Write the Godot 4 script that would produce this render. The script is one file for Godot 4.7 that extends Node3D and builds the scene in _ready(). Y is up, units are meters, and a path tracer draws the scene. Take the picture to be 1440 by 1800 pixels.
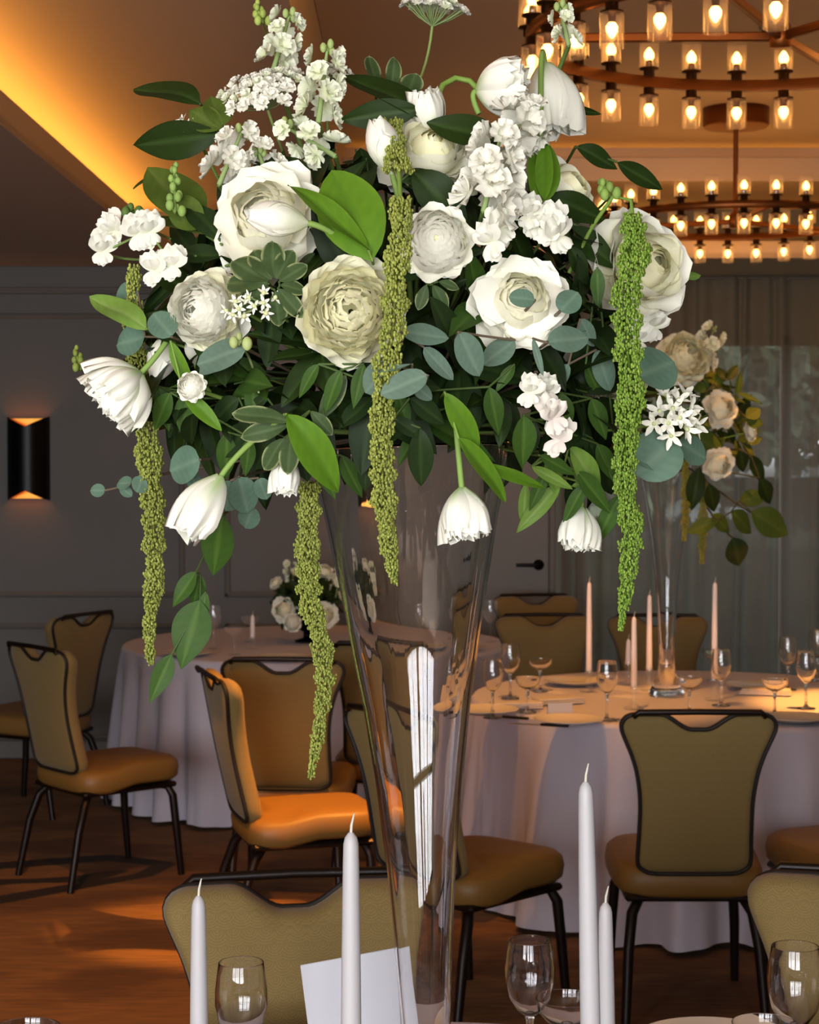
extends Node3D
# A banquet room seen across a table: tall glass trumpet vase with white flowers in front,
# round tables, banquet chairs, ring chandeliers and cove light behind it.

const F := 3300.0          # focal length in pixels of the 1440 x 1800 frame
const EYE := 1.67          # camera height
const TABLE := 0.75        # table height
var tilt := atan(100.0 / F)
var names := {}
var rng := RandomNumberGenerator.new()
var M := {}
var cache := {}

# ---------------------------------------------------------------- geometry
class Geo:
	var v := PackedVector3Array()
	var n := PackedVector3Array()
	var c := PackedColorArray()
	var t := PackedVector2Array()
	var ix := PackedInt32Array()
	var xf := Transform3D()
	var tint := Color.WHITE

	func grid(nu: int, nv: int, pts: PackedVector3Array, cols := PackedColorArray(), weld := false, flip := false) -> void:
		var o := v.size()
		var w := nu + 1
		var nn := PackedVector3Array()
		nn.resize(pts.size())
		for j in nv:
			for i in nu:
				var a := j * w + i
				var b := a + 1
				var d := a + w
				var e := d + 1
				var m := (pts[e] - pts[a]).cross(pts[d] - pts[b])
				if flip:
					m = -m
					ix.append_array([o + a, o + b, o + e, o + a, o + e, o + d])
				else:
					ix.append_array([o + a, o + e, o + b, o + a, o + d, o + e])
				nn[a] += m
				nn[b] += m
				nn[d] += m
				nn[e] += m
		if weld:
			for j in nv + 1:
				var s := nn[j * w] + nn[j * w + nu]
				nn[j * w] = s
				nn[j * w + nu] = s
		var bn := xf.basis
		for k in pts.size():
			v.append(xf * pts[k])
			n.append((bn * nn[k]).normalized())
			c.append(cols[k] if cols.size() else tint)
			t.append(Vector2(float(k % w) / nu, float(k / w) / nv))

	func sheet(nu: int, nv: int, f: Callable, colf = null, weld := false, flip := false) -> void:
		var pts := PackedVector3Array()
		var cols := PackedColorArray()
		for j in nv + 1:
			for i in nu + 1:
				pts.append(f.call(float(i) / nu, float(j) / nv))
				if colf != null:
					cols.append(colf.call(float(i) / nu, float(j) / nv))
		grid(nu, nv, pts, cols, weld, flip)

	# profile points are (radius, height), outside surface first
	func lathe(prof: Array, seg := 24) -> void:
		var pts := PackedVector3Array()
		for p in prof:
			for i in seg + 1:
				var a := TAU * i / seg
				pts.append(Vector3(p.x * cos(a), p.y, -p.x * sin(a)))
		grid(seg, prof.size() - 1, pts, PackedColorArray(), true)

	func tube(path: Array, rad: Array, seg := 8, squash := 1.0) -> void:
		var pts := PackedVector3Array()
		var m := path.size()
		var N := Vector3.ZERO
		for k in m:
			var T: Vector3 = (path[mini(k + 1, m - 1)] - path[maxi(k - 1, 0)]).normalized()
			if k == 0:
				N = Vector3.UP.cross(T)
				if N.length() < 0.1:
					N = Vector3.RIGHT
			N = (N - T * N.dot(T)).normalized()
			var B := T.cross(N)
			var r: float = rad[mini(k, rad.size() - 1)]
			if k == 0:
				for i in seg + 1:
					pts.append(path[0])
			for i in seg + 1:
				var a := TAU * i / seg
				pts.append(path[k] + (N * cos(a) + B * sin(a) * squash) * r)
			if k == m - 1:
				for i in seg + 1:
					pts.append(path[k])
		grid(seg, m + 1, pts, PackedColorArray(), true)

	func box(s: Vector3, at := Vector3.ZERO, bev := 0.0) -> void:
		# six faces with chamfered edges
		var h := s * 0.5
		var b := minf(bev, minf(h.x, minf(h.y, h.z)) * 0.9)
		for ax in 3:
			for sg in [-1.0, 1.0]:
				var nrm := Vector3.ZERO
				nrm[ax] = sg
				var u := Vector3.ZERO
				u[(ax + 1) % 3] = 1.0
				var w := nrm.cross(u)
				var hu: float = h[(ax + 1) % 3] - b
				var hw: float = absf(w.dot(h)) - b
				var cc := at + nrm * h[ax]
				grid(1, 1, PackedVector3Array([cc - u * hu - w * hw, cc + u * hu - w * hw, cc - u * hu + w * hw, cc + u * hu + w * hw]))
		if b > 0.0:
			for ax in 3:
				var p := (ax + 1) % 3
				var q := (ax + 2) % 3
				for sp in [-1.0, 1.0]:
					for sq in [-1.0, 1.0]:
						var A := Vector3.ZERO
						var B := Vector3.ZERO
						A[p] = sp * h[p]
						A[q] = sq * (h[q] - b)
						B[p] = sp * (h[p] - b)
						B[q] = sq * h[q]
						var L := Vector3.ZERO
						L[ax] = h[ax] - b
						grid(1, 1, PackedVector3Array([at + A - L, at + A + L, at + B - L, at + B + L]), PackedColorArray(), false, sp * sq < 0.0)
			for sx in [-1.0, 1.0]:
				for sy in [-1.0, 1.0]:
					for sz in [-1.0, 1.0]:
						var o := v.size()
						var S := Vector3(sx, sy, sz)
						var pts := [Vector3(h.x, h.y - b, h.z - b) * S, Vector3(h.x - b, h.y, h.z - b) * S, Vector3(h.x - b, h.y - b, h.z) * S]
						for q in pts:
							v.append(xf * (at + q))
							n.append((xf.basis * S).normalized())
							c.append(tint)
							t.append(Vector2.ZERO)
						ix.append_array([o, o + 2, o + 1] if sx * sy * sz > 0 else [o, o + 1, o + 2])

	func loft(rings: Array, cap := true) -> void:
		var nn: int = rings[0].size()
		var pts := PackedVector3Array()
		var all := rings.duplicate()
		if cap:
			for e in [0, -1]:
				var mid := Vector3.ZERO
				for p in rings[e]:
					mid += p
				mid /= nn
				var r := []
				for k in nn:
					r.append(mid)
				if e == 0:
					all.push_front(r)
				else:
					all.push_back(r)
		for r in all:
			for k in nn + 1:
				pts.append(r[k % nn])
		grid(nn, all.size() - 1, pts, PackedColorArray(), true)

	func blob(at: Vector3, r: Vector3, nu := 6, nv := 4) -> void:
		var pts := PackedVector3Array()
		for j in nv + 1:
			var p := PI * j / nv
			for i in nu + 1:
				var a := TAU * i / nu
				pts.append(at + Vector3(r.x * sin(p) * cos(a), -r.y * cos(p), -r.z * sin(p) * sin(a)))
		grid(nu, nv, pts, PackedColorArray(), true)

	func mesh() -> ArrayMesh:
		var a := []
		a.resize(Mesh.ARRAY_MAX)
		a[Mesh.ARRAY_VERTEX] = v
		a[Mesh.ARRAY_NORMAL] = n
		a[Mesh.ARRAY_COLOR] = c
		a[Mesh.ARRAY_TEX_UV] = t
		a[Mesh.ARRAY_INDEX] = ix
		var m := ArrayMesh.new()
		m.add_surface_from_arrays(Mesh.PRIMITIVE_TRIANGLES, a)
		return m


# ---------------------------------------------------------------- helpers
func P(x: float, y: float, d: float) -> Vector3:      # the point at depth d that the photograph shows at (x, y)
	var r := Basis(Vector3.RIGHT, -tilt) * Vector3((x - 720.0) / F, (900.0 - y) / F, -1.0)
	return Vector3(0, EYE, 0) + r * (d / -r.z)

func T(x: float, y: float, h := TABLE + 0.004) -> Vector3:   # the point on a table top shown at (x, y)
	var r := Basis(Vector3.RIGHT, -tilt) * Vector3((x - 720.0) / F, (900.0 - y) / F, -1.0)
	return Vector3(0, EYE, 0) + r * ((h - EYE) / r.y)

func numbered(called: String) -> String:
	names[called] = names.get(called, -1) + 1
	return called if names[called] == 0 else "%s_%03d" % [called, names[called]]

func tag(o: Node, label: String, cat: String, group := "") -> void:
	o.set_meta("label", label)
	if cat:
		o.set_meta("category", cat)
	if group:
		o.set_meta("group", group)

func thing(called: String, label: String, cat: String, at := Vector3.ZERO, turn := 0.0, group := "") -> Node3D:
	var o := Node3D.new()
	o.name = numbered(called)
	add_child(o)
	o.position = at
	o.rotation_degrees.y = turn
	tag(o, label, cat, group)
	return o

func part(par: Node, called: String, mesh: Mesh, mat: Material, x := Transform3D()) -> MeshInstance3D:
	var o := MeshInstance3D.new()
	o.name = called if par != self else numbered(called)
	o.mesh = mesh
	o.material_override = mat
	o.transform = x
	par.add_child(o, true)
	return o

func struct(called: String, g: Geo, mat: Material, label := "") -> MeshInstance3D:
	var o := part(self, called, g.mesh(), mat)
	o.set_meta("kind", "structure")
	if label:
		o.set_meta("label", label)
	return o

func copy(o: Node3D, label: String, group := "") -> Node3D:
	var c: Node3D = o.duplicate()
	var stem: String = o.name
	c.name = numbered(stem.substr(0, stem.length() - 4) if stem.right(3).is_valid_int() else stem)
	add_child(c)
	c.set_meta("label", label)
	if group:
		c.set_meta("group", group)
	return c

func boxgeo(lo: Vector3, hi: Vector3, bev := 0.0) -> Geo:
	var g := Geo.new()
	g.box(hi - lo, (hi + lo) * 0.5, bev)
	return g

func mat(called: String, col: Color, rough := 0.6, metal := 0.0) -> StandardMaterial3D:
	var m := StandardMaterial3D.new()
	m.resource_name = called
	m.albedo_color = col
	m.roughness = rough
	m.metallic = metal
	M[called] = m
	return m

func lin(r: float, g: float, b: float) -> Color:
	return Color(r, g, b)

func toward(dir: Vector3, roll := 0.0, facing := Vector3(0, 0.3, 1)) -> Basis:   # y along dir, z as near as can be to facing
	var y := dir.normalized()
	var z := facing - y * facing.dot(y)
	if z.length() < 0.05:
		z = Vector3.UP - y * y.y
	z = z.normalized()
	return Basis(y.cross(z), y, z) * Basis(Vector3.UP, roll)

func noise_tex(freq: float, size: int, ramp: Array, seed_: int, stretch := false) -> NoiseTexture2D:
	var fn := FastNoiseLite.new()
	fn.seed = seed_
	fn.frequency = freq
	fn.fractal_octaves = 4
	var tx := NoiseTexture2D.new()
	tx.width = size
	tx.height = size
	tx.seamless = true
	tx.noise = fn
	var gr := Gradient.new()
	gr.offsets = PackedFloat32Array(range(ramp.size()).map(func(k): return float(k) / (ramp.size() - 1)))
	gr.colors = PackedColorArray(ramp)
	tx.color_ramp = gr
	return tx

func materials() -> void:
	var m: StandardMaterial3D
	m = mat("wall_paint", Color(0.42, 0.415, 0.405), 0.75)
	m = mat("trim_paint", Color(0.40, 0.385, 0.365), 0.6)
	m = mat("ceiling_paint", Color(0.70, 0.63, 0.56), 0.9)
	m = mat("door_paint", Color(0.43, 0.42, 0.40), 0.55)
	m = mat("black_metal", Color(0.02, 0.02, 0.022), 0.35, 0.6)
	m = mat("gold_lining", Color(0.85, 0.6, 0.25), 0.3, 0.8)
	m = mat("brass", Color(0.5, 0.3, 0.14), 0.38, 0.85)
	m = mat("dark_socket", Color(0.22, 0.14, 0.07), 0.4, 0.8)
	m = mat("glass", Color(1, 1, 1, 0.03), 0.0)
	m.transparency = BaseMaterial3D.TRANSPARENCY_ALPHA
	m = mat("shade_glass", Color(1, 0.95, 0.9, 0.018), 0.0)
	m.transparency = BaseMaterial3D.TRANSPARENCY_ALPHA
	m = mat("solid_glass", Color(1, 1, 1, 0.0), 0.0)
	m.refraction_enabled = true
	m.refraction_scale = 0.05
	m = mat("bulb_glow", Color(1, 0.8, 0.5), 0.5)
	m.emission_enabled = true
	m.emission = Color(1.0, 0.72, 0.36)
	m.emission_energy_multiplier = 9.0
	m = mat("led_glow", Color(1, 0.7, 0.35), 0.5)
	m.emission_enabled = true
	m.emission = Color(1.0, 0.66, 0.24)
	m.emission_energy_multiplier = 2.0
	m = mat("linen", Color(0.78, 0.765, 0.82), 0.9)
	m.rim_enabled = true
	m.rim = 0.3
	m = mat("napkin", Color(0.8, 0.78, 0.77), 0.9)
	m = mat("china", Color(0.86, 0.84, 0.8), 0.2)
	m = mat("card", Color(0.74, 0.74, 0.765), 0.8)
	m = mat("wax", Color(0.71, 0.705, 0.71), 0.45)
	m.subsurf_scatter_enabled = true
	m.subsurf_scatter_strength = 0.25
	m = mat("blush_wax", Color(0.95, 0.90, 0.88), 0.45)
	m = mat("wick", Color(0.8, 0.78, 0.72), 0.9)
	m = mat("chair_metal", Color(0.10, 0.055, 0.03), 0.4, 0.4)
	m = mat("piping", Color(0.09, 0.05, 0.03), 0.6)
	m = mat("steel", Color(0.7, 0.68, 0.62), 0.25, 0.9)
	m = mat("bread", Color(0.55, 0.36, 0.22), 0.8)
	# woven chair fabric: nested arcs like fish scales
	var im := Image.create(256, 256, false, Image.FORMAT_RGB8)
	for y in 256:
		for x in 256:
			var best := 9.0
			for row in range(-1, 6):
				var cy := row * 64.0
				var cx := fposmod(x + (32.0 if row % 2 else 0.0), 64.0) - 32.0
				var dd := Vector2(cx, y - cy).length() / 64.0
				if y - cy >= 0.0 and dd < 1.0:
					best = dd
			var s := 0.5 + 0.5 * sin(best * TAU * 6.0)
			var k := 0.86 + 0.14 * s
			im.set_pixel(x, y, Color(0.54 * k, 0.45 * k, 0.25 * k))
	m = mat("chair_fabric", Color.WHITE, 0.82)
	m.albedo_texture = ImageTexture.create_from_image(im)
	m.uv1_triplanar = true
	m.uv1_scale = Vector3(9, 9, 9)
	m.rim_enabled = true
	m.rim = 0.25
	m = mat("seat_vinyl", Color(0.50, 0.365, 0.165), 0.5)
	# carpet: brown with dark sweeping strokes
	var fn := FastNoiseLite.new()
	fn.seed = 11
	fn.frequency = 0.004
	var fine := FastNoiseLite.new()
	fine.seed = 4
	fine.frequency = 0.09
	var strokes := []      # world x, z along each stroke, repeated every 4.55 m
	for s in [[[-2.3, -7.6], [-1.7, -7.58], [-1.25, -7.75], [-1.0, -7.62], [-1.06, -7.42], [-1.3, -7.22], [-1.55, -7.0], [-1.8, -6.8], [-2.2, -6.75]], [[-1.9, -7.15], [-1.6, -7.3], [-1.3, -7.35], [-1.15, -7.5]]]:
		var cv := Curve2D.new()
		for k in s.size():
			var a: Array = s[maxi(k - 1, 0)]
			var b: Array = s[mini(k + 1, s.size() - 1)]
			var tn := Vector2(b[0] - a[0], b[1] - a[1]) * 0.17
			cv.add_point(Vector2(s[k][0], s[k][1]), -tn, tn)
		strokes.append(cv)
	var ci := Image.create(1024, 1024, false, Image.FORMAT_RGB8)
	for y in 1024:
		for x in 1024:
			var k := 0.9 + 0.2 * fine.get_noise_2d(x * 0.2, y * 2.0)
			var base := Color(0.53, 0.375, 0.215).lerp(Color(0.42, 0.285, 0.16), smoothstep(-0.15, 0.3, fn.get_noise_2d(x, y * 2.2)))
			ci.set_pixel(x, y, Color(base.r * k, base.g * k, base.b * k))
	for cv in strokes:
		var L: float = cv.get_baked_length()
		for k in int(L * 400):
			var q := k / (L * 400.0)
			var c: Vector2 = cv.sample_baked(L * q) * 0.22
			var r := 13.0 * (0.35 + sin(q * PI)) * (0.8 + 0.3 * sin(q * 9.0))
			var cx := int(fposmod(c.x, 1.0) * 1024)
			var cy := int(fposmod(c.y, 1.0) * 1024)
			for dy in range(-int(r), int(r) + 1):
				var w := int(sqrt(maxf(r * r - dy * dy, 0.0)))
				for dx in range(-w, w + 1, 2):
					ci.set_pixel(posmod(cx + dx, 1024), posmod(cy + dy, 1024), Color(0.13, 0.085, 0.06))
					ci.set_pixel(posmod(cx + dx + 1, 1024), posmod(cy + dy, 1024), Color(0.13, 0.085, 0.06))
	m = mat("carpet", Color.WHITE, 0.95)
	m.albedo_texture = ImageTexture.create_from_image(ci)
	m.uv1_triplanar = true
	m.uv1_world_triplanar = true
	m.uv1_scale = Vector3(0.22, 0.22, 0.22)
	# sheer curtain
	m = mat("sheer", Color(0.48, 0.455, 0.385, 0.62), 0.95)
	m.backlight_enabled = true
	m.backlight = Color(0.36, 0.36, 0.36)
	m.transparency = BaseMaterial3D.TRANSPARENCY_ALPHA
	# living things: colours come with the vertices
	for k in [["leaf", 0.55, 0.15], ["petal", 0.7, 0.42], ["stem", 0.5, 0.0], ["tassel", 0.8, 0.1]]:
		m = mat(k[0], Color.WHITE, k[1])
		m.vertex_color_use_as_albedo = true
		m.metallic_specular = 0.32
		if k[2] > 0.0:
			m.backlight_enabled = true
			m.backlight = Color(k[2], k[2], k[2])
	m = mat("foam", Color(0.05, 0.09, 0.04), 1.0)
	m = mat("grass", Color(0.38, 0.43, 0.27), 1.0)
	m = mat("hedge_leaf", Color(0.13, 0.155, 0.085), 0.95)
	m = mat("tree_leaf", Color(0.46, 0.50, 0.40), 0.8)
	m.backlight_enabled = true
	m.backlight = Color(0.5, 0.5, 0.5)
	m = mat("bark", Color(0.25, 0.21, 0.17), 0.95)
	m = mat("white_render", Color(0.9, 0.92, 0.94), 0.8)

# ---------------------------------------------------------------- the room
func camera_and_light() -> void:
	var cam := Camera3D.new()
	cam.name = "camera"
	cam.position = Vector3(0, EYE, 0)
	cam.rotation.x = -tilt
	var at := CameraAttributesPhysical.new()
	at.frustum_focal_length = 12.0 * F / 900.0      # on a sensor 24 mm high: the photograph's vertical angle
	at.frustum_near = 0.05
	at.frustum_far = 200.0
	at.frustum_focus_distance = 2.15
	at.exposure_aperture = 13.0
	cam.attributes = at
	cam.current = true
	add_child(cam)
	var env := Environment.new()
	env.tonemap_mode = Environment.TONE_MAPPER_LINEAR
	env.tonemap_exposure = 1.0
	env.sdfgi_enabled = true
	env.ssao_enabled = true
	env.ssil_enabled = true
	var sky := ProceduralSkyMaterial.new()
	sky.sky_top_color = Color(0.70, 0.74, 0.78)
	sky.sky_horizon_color = Color(0.84, 0.86, 0.88)
	sky.ground_bottom_color = Color(0.35, 0.36, 0.33)
	sky.ground_horizon_color = Color(0.55, 0.57, 0.55)
	sky.sky_energy_multiplier = 1.9
	sky.sun_angle_max = 1.0
	env.background_mode = Environment.BG_SKY
	env.sky = Sky.new()
	env.sky.sky_material = sky
	var we := WorldEnvironment.new()
	we.name = "world"
	we.environment = env
	add_child(we)
	# daylight through the panes of the windows behind the camera
	for w in WINDOWS:
		for i in 2:
			for j in 2:
				var l := AreaLight3D.new()
				l.name = "window_daylight"
				l.area_size = Vector2(0.74, 0.9)
				l.light_energy = DAY
				l.light_color = Color(0.985, 0.985, 1.0)
				l.position = Vector3(w + (i - 0.5) * 0.82, 1.1 + j * 1.0, FRONT - 0.06)
				l.shadow_enabled = true
				l.area_range = 30
				l.area_attenuation = 2
				add_child(l, true)
	# narrow warm downlights in the ceiling, out of frame above
	for s in [
		[Vector3(0.75, 3.31, -5.75), Vector3(-0.40, 0.6, -6.4), 26.0, 9.0, "above the orange-lit chair"],
		[Vector3(1.75, 3.31, -6.3), Vector3(1.72, 0.75, -6.9), 22.0, 11.0, "above the right table's bright right end"],
		[Vector3(1.95, 3.31, -6.4), Vector3(1.2, 1.75, -7.0), 5.0, 8.0, "aimed at the second bouquet on the right table"],
		[Vector3(-0.95, 2.99, -5.2), Vector3(-1.15, 0.0, -6.3), 4.6, 24.0, "above the bare carpet at left"],
		[Vector3(0.4, 3.31, -5.9), Vector3(0.55, 0.75, -7.0), 5.0, 17.0, "above the right table's left half"],
		[Vector3(-0.6, 2.99, -7.0), Vector3(-0.6, 0.75, -8.9), 0.35, 20.0, "above the left table"]]:
		downlight(s[0], s[1], s[2], s[3], s[4])

const WINDOWS := [-3.25, -1.45, 0.55]
const DAY := 2.95
const FRONT := 2.7          # the window wall behind the camera
const BACK := -10.3         # the wall with the door
const ALCOVE := -10.97      # the window wall behind the curtains
const LEFT := -4.2
const RIGHT := 5.2

func downlight(at: Vector3, to: Vector3, energy: float, angle: float, where: String) -> void:
	var d := thing("downlight", "small round recessed downlight in the ceiling " + where, "lamp", at, 0.0, "recessed ceiling downlights")
	var g := Geo.new()
	g.lathe([Vector2(0.036, 0.0), Vector2(0.038, -0.006), Vector2(0.05, -0.008), Vector2(0.056, 0.0)], 24)
	part(d, "trim_ring", g.mesh(), M.trim_paint)
	g = Geo.new()
	g.lathe([Vector2(0.0, -0.002), Vector2(0.036, -0.002), Vector2(0.036, 0.002)], 20)
	part(d, "lens", g.mesh(), M.led_glow)
	var l := SpotLight3D.new()
	l.name = "beam"
	l.light_color = Color(1.0, 0.66, 0.29)
	l.light_energy = energy
	l.light_size = 0.03
	l.spot_angle = angle
	l.spot_angle_attenuation = 0.6
	l.spot_range = 20
	l.spot_attenuation = 2
	l.shadow_enabled = true
	d.add_child(l)
	l.position = Vector3(0, -0.015, 0)
	l.look_at_from_position(at + Vector3(0, -0.015, 0), to, Vector3(0, 0, -1))

func led_run(called: String, label: String, a: Vector3, b: Vector3, energy: float, lean := 0.0) -> void:
	var mid := (a + b) * 0.5
	var o := thing(called, label, "light strip", mid, 0.0, "")
	var L := (b - a).length()
	var along_x := absf(b.x - a.x) > absf(b.z - a.z)
	var g := Geo.new()
	g.box(Vector3(L if along_x else 0.03, 0.012, 0.03 if along_x else L), Vector3.ZERO, 0.003)
	part(o, "tape", g.mesh(), M.led_glow)
	var l := AreaLight3D.new()
	l.name = "cove_light"
	l.area_size = Vector2(L if along_x else 0.03, 0.03 if along_x else L)
	l.light_energy = energy
	l.light_color = Color(1.0, 0.70, 0.30)
	l.shadow_enabled = true
	l.area_range = 20
	l.area_attenuation = 2
	o.add_child(l)
	l.position.y = 0.009
	l.rotation_degrees = Vector3(90, 0, 0)

func room() -> void:
	struct("floor", boxgeo(Vector3(LEFT - 0.2, -0.2, ALCOVE - 0.2), Vector3(RIGHT + 0.2, 0, FRONT + 0.2)), M.carpet, "brown carpet with dark sweeping bands")
	# ceiling slabs round a raised tray
	var g := Geo.new()
	var top := 3.6
	for b in [
		[LEFT, 3.00, BACK, -0.35, top, FRONT], [-0.35, 3.10, -2.0, RIGHT, top, FRONT],
		[-0.35, 3.33, -10.25, RIGHT, top, -2.0],
		[-0.35, 3.10, ALCOVE - 0.2, RIGHT, 3.14, -9.85], [-0.35, 3.14, -10.4, RIGHT, 3.34, -10.2],
		[-0.35, 3.12, -9.87, RIGHT, 3.225, -9.85]]:
		g.box(Vector3(b[3] - b[0], b[4] - b[1], b[5] - b[2]), Vector3(b[0] + b[3], b[1] + b[4], b[2] + b[5]) * 0.5, 0.004)
	struct("ceiling", g, M.ceiling_paint, "warm painted ceiling with a raised tray")
	g = boxgeo(Vector3(LEFT, 2.70, BACK), Vector3(-1.274, 2.73, FRONT), 0.004)
	g.box(Vector3(0.02, 0.11, FRONT - BACK), Vector3(-1.284, 2.755, (FRONT + BACK) * 0.5), 0.003)
	struct("trim_1", g, M.ceiling_paint, "dropped soffit ledge that hides the cove light along the side")
	g = boxgeo(Vector3(0.3, 2.70, ALCOVE), Vector3(RIGHT, 2.73, -9.85), 0.004)
	g.box(Vector3(RIGHT - 0.3, 0.09, 0.02), Vector3((RIGHT + 0.3) * 0.5, 2.745, -9.86), 0.003)
	struct("trim_2", g, M.ceiling_paint, "dropped soffit ledge above the curtained window")
	struct("wall_inner", boxgeo(Vector3(-1.75, 2.73, BACK), Vector3(-1.65, 3.00, FRONT)), M.ceiling_paint)
	# walls
	struct("wall_back", boxgeo(Vector3(LEFT, 0, BACK - 0.2), Vector3(0.80, 3.14, BACK)), M.wall_paint, "grey painted wall with panel mouldings")
	g = Geo.new()
	for b in [[0.6, 0.0, RIGHT, 0.15], [0.6, 2.37, RIGHT, 3.14], [0.6, 0.15, 1.0, 2.37], [4.6, 0.15, RIGHT, 2.37]]:
		g.box(Vector3(b[2] - b[0], b[3] - b[1], 0.15), Vector3((b[0] + b[2]) * 0.5, (b[1] + b[3]) * 0.5, ALCOVE - 0.075))
	struct("wall_alcove", g, M.wall_paint)
	struct("wall_left", boxgeo(Vector3(LEFT - 0.2, 0, BACK - 0.2), Vector3(LEFT, 3.6, FRONT + 0.2)), M.wall_paint)
	struct("wall_right", boxgeo(Vector3(RIGHT, 0, ALCOVE - 0.2), Vector3(RIGHT + 0.2, 3.6, FRONT + 0.2)), M.wall_paint)
	g = Geo.new()
	var edges := [LEFT]
	for w in WINDOWS:
		edges.append_array([w - 0.85, w + 0.85])
	edges.append(RIGHT)
	for k in range(0, edges.size(), 2):
		g.box(Vector3(edges[k + 1] - edges[k], 3.6, 0.2), Vector3((edges[k] + edges[k + 1]) * 0.5, 1.8, FRONT + 0.1))
	for w in WINDOWS:
		g.box(Vector3(1.7, 0.6, 0.2), Vector3(w, 0.3, FRONT + 0.1))
		g.box(Vector3(1.7, 0.98, 0.2), Vector3(w, 3.11, FRONT + 0.1))
	struct("wall_front", g, M.wall_paint)
	var k := 1
	for w in WINDOWS:
		k += 1
		window("window_%d" % k, w - 0.85, w + 0.85, 0.6, 2.62, FRONT + 0.1, 2, 2)
	window("window_1", 1.0, 4.6, 0.15, 2.37, ALCOVE - 0.075, 3, 1)
	# panel mouldings on the grey wall
	var z := BACK + 0.008
	var n := 2
	for r in [[-4.1, 0.905, -1.25, 2.43], [-1.0, 0.905, -0.25, 2.43], [-4.1, 0.12, -1.25, 0.73], [-1.0, 0.12, -0.25, 0.73]]:
		n += 1
		g = Geo.new()
		for s in [[r[0], r[1], r[2], r[1]], [r[0], r[3], r[2], r[3]], [r[0], r[1], r[0], r[3]], [r[2], r[1], r[2], r[3]]]:
			g.box(Vector3(absf(s[2] - s[0]) + 0.03, absf(s[3] - s[1]) + 0.03, 0.022), Vector3((s[0] + s[2]) * 0.5, (s[1] + s[3]) * 0.5, z), 0.007)
			g.box(Vector3(absf(s[2] - s[0]) + 0.012, absf(s[3] - s[1]) + 0.012, 0.03), Vector3((s[0] + s[2]) * 0.5, (s[1] + s[3]) * 0.5, z), 0.005)
		struct("trim_%d" % n, g, M.trim_paint, "thin panel moulding on the grey wall")
	g = boxgeo(Vector3(LEFT, 2.55, BACK - 0.01), Vector3(0.80, 2.585, BACK + 0.02), 0.008)
	g.box(Vector3(4.9, 0.02, 0.045), Vector3(-1.7, 2.575, BACK + 0.01), 0.006)
	struct("trim_7", g, M.trim_paint, "moulding line along the top of the grey wall")
	g = boxgeo(Vector3(LEFT, 0.0, BACK - 0.01), Vector3(-0.2, 0.1, BACK + 0.018), 0.006)
	struct("baseboard_back", g, M.trim_paint)
	# the door
	var d := struct("door_1", boxgeo(Vector3(-0.12, 0.0, BACK - 0.01), Vector3(0.765, 2.2, BACK + 0.012), 0.004), M.door_paint, "grey door with a black lever handle")
	g = Geo.new()
	for s in [[-0.16, 0.0, -0.12, 2.24], [0.765, 0.0, 0.80, 2.24], [-0.12, 2.2, 0.765, 2.24]]:
		g.box(Vector3(s[2] - s[0], s[3] - s[1], 0.05), Vector3((s[0] + s[2]) * 0.5, (s[1] + s[3]) * 0.5, BACK + 0.005), 0.006)
	part(d, "door_frame", g.mesh(), M.trim_paint)
	var h := P(947, 993, 10.28)
	g = Geo.new()
	g.xf = Transform3D(Basis(Vector3.RIGHT, PI / 2), h)
	g.lathe([Vector2(0.0, -0.02), Vector2(0.03, -0.02), Vector2(0.03, 0.0), Vector2(0.016, 0.008), Vector2(0.014, 0.04), Vector2(0.0, 0.042)], 20)
	g.xf = Transform3D()
	g.tube([h + Vector3(0.0, 0, 0.03), h + Vector3(-0.03, 0, 0.035), h + Vector3(-0.125, 0, 0.035)], [0.011, 0.011, 0.009], 8)
	part(d, "lever_handle", g.mesh(), M.black_metal)

func window(called: String, x0: float, x1: float, y0: float, y1: float, z: float, nx: int, ny: int) -> void:
	var g := Geo.new()
	for k in nx + 1:
		g.box(Vector3(0.06, y1 - y0, 0.06), Vector3(lerpf(x0 + 0.03, x1 - 0.03, float(k) / nx), (y0 + y1) * 0.5, z), 0.006)
	for k in ny + 1:
		g.box(Vector3(x1 - x0, 0.06, 0.06), Vector3((x0 + x1) * 0.5, lerpf(y0 + 0.03, y1 - 0.03, float(k) / ny), z), 0.006)
	var w := struct(called, g, M.trim_paint, "framed window")
	for i in nx:
		for j in ny:
			var a := Vector3(lerpf(x0, x1, float(i) / nx) + 0.04, lerpf(y0, y1, float(j) / ny) + 0.04, z)
			var b := Vector3(lerpf(x0, x1, float(i + 1) / nx) - 0.04, lerpf(y0, y1, float(j + 1) / ny) - 0.04, z)
			g = Geo.new()
			g.grid(1, 1, PackedVector3Array([a, Vector3(b.x, a.y, z), Vector3(a.x, b.y, z), b]))
			part(w, "pane", g.mesh(), M.glass)

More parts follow.
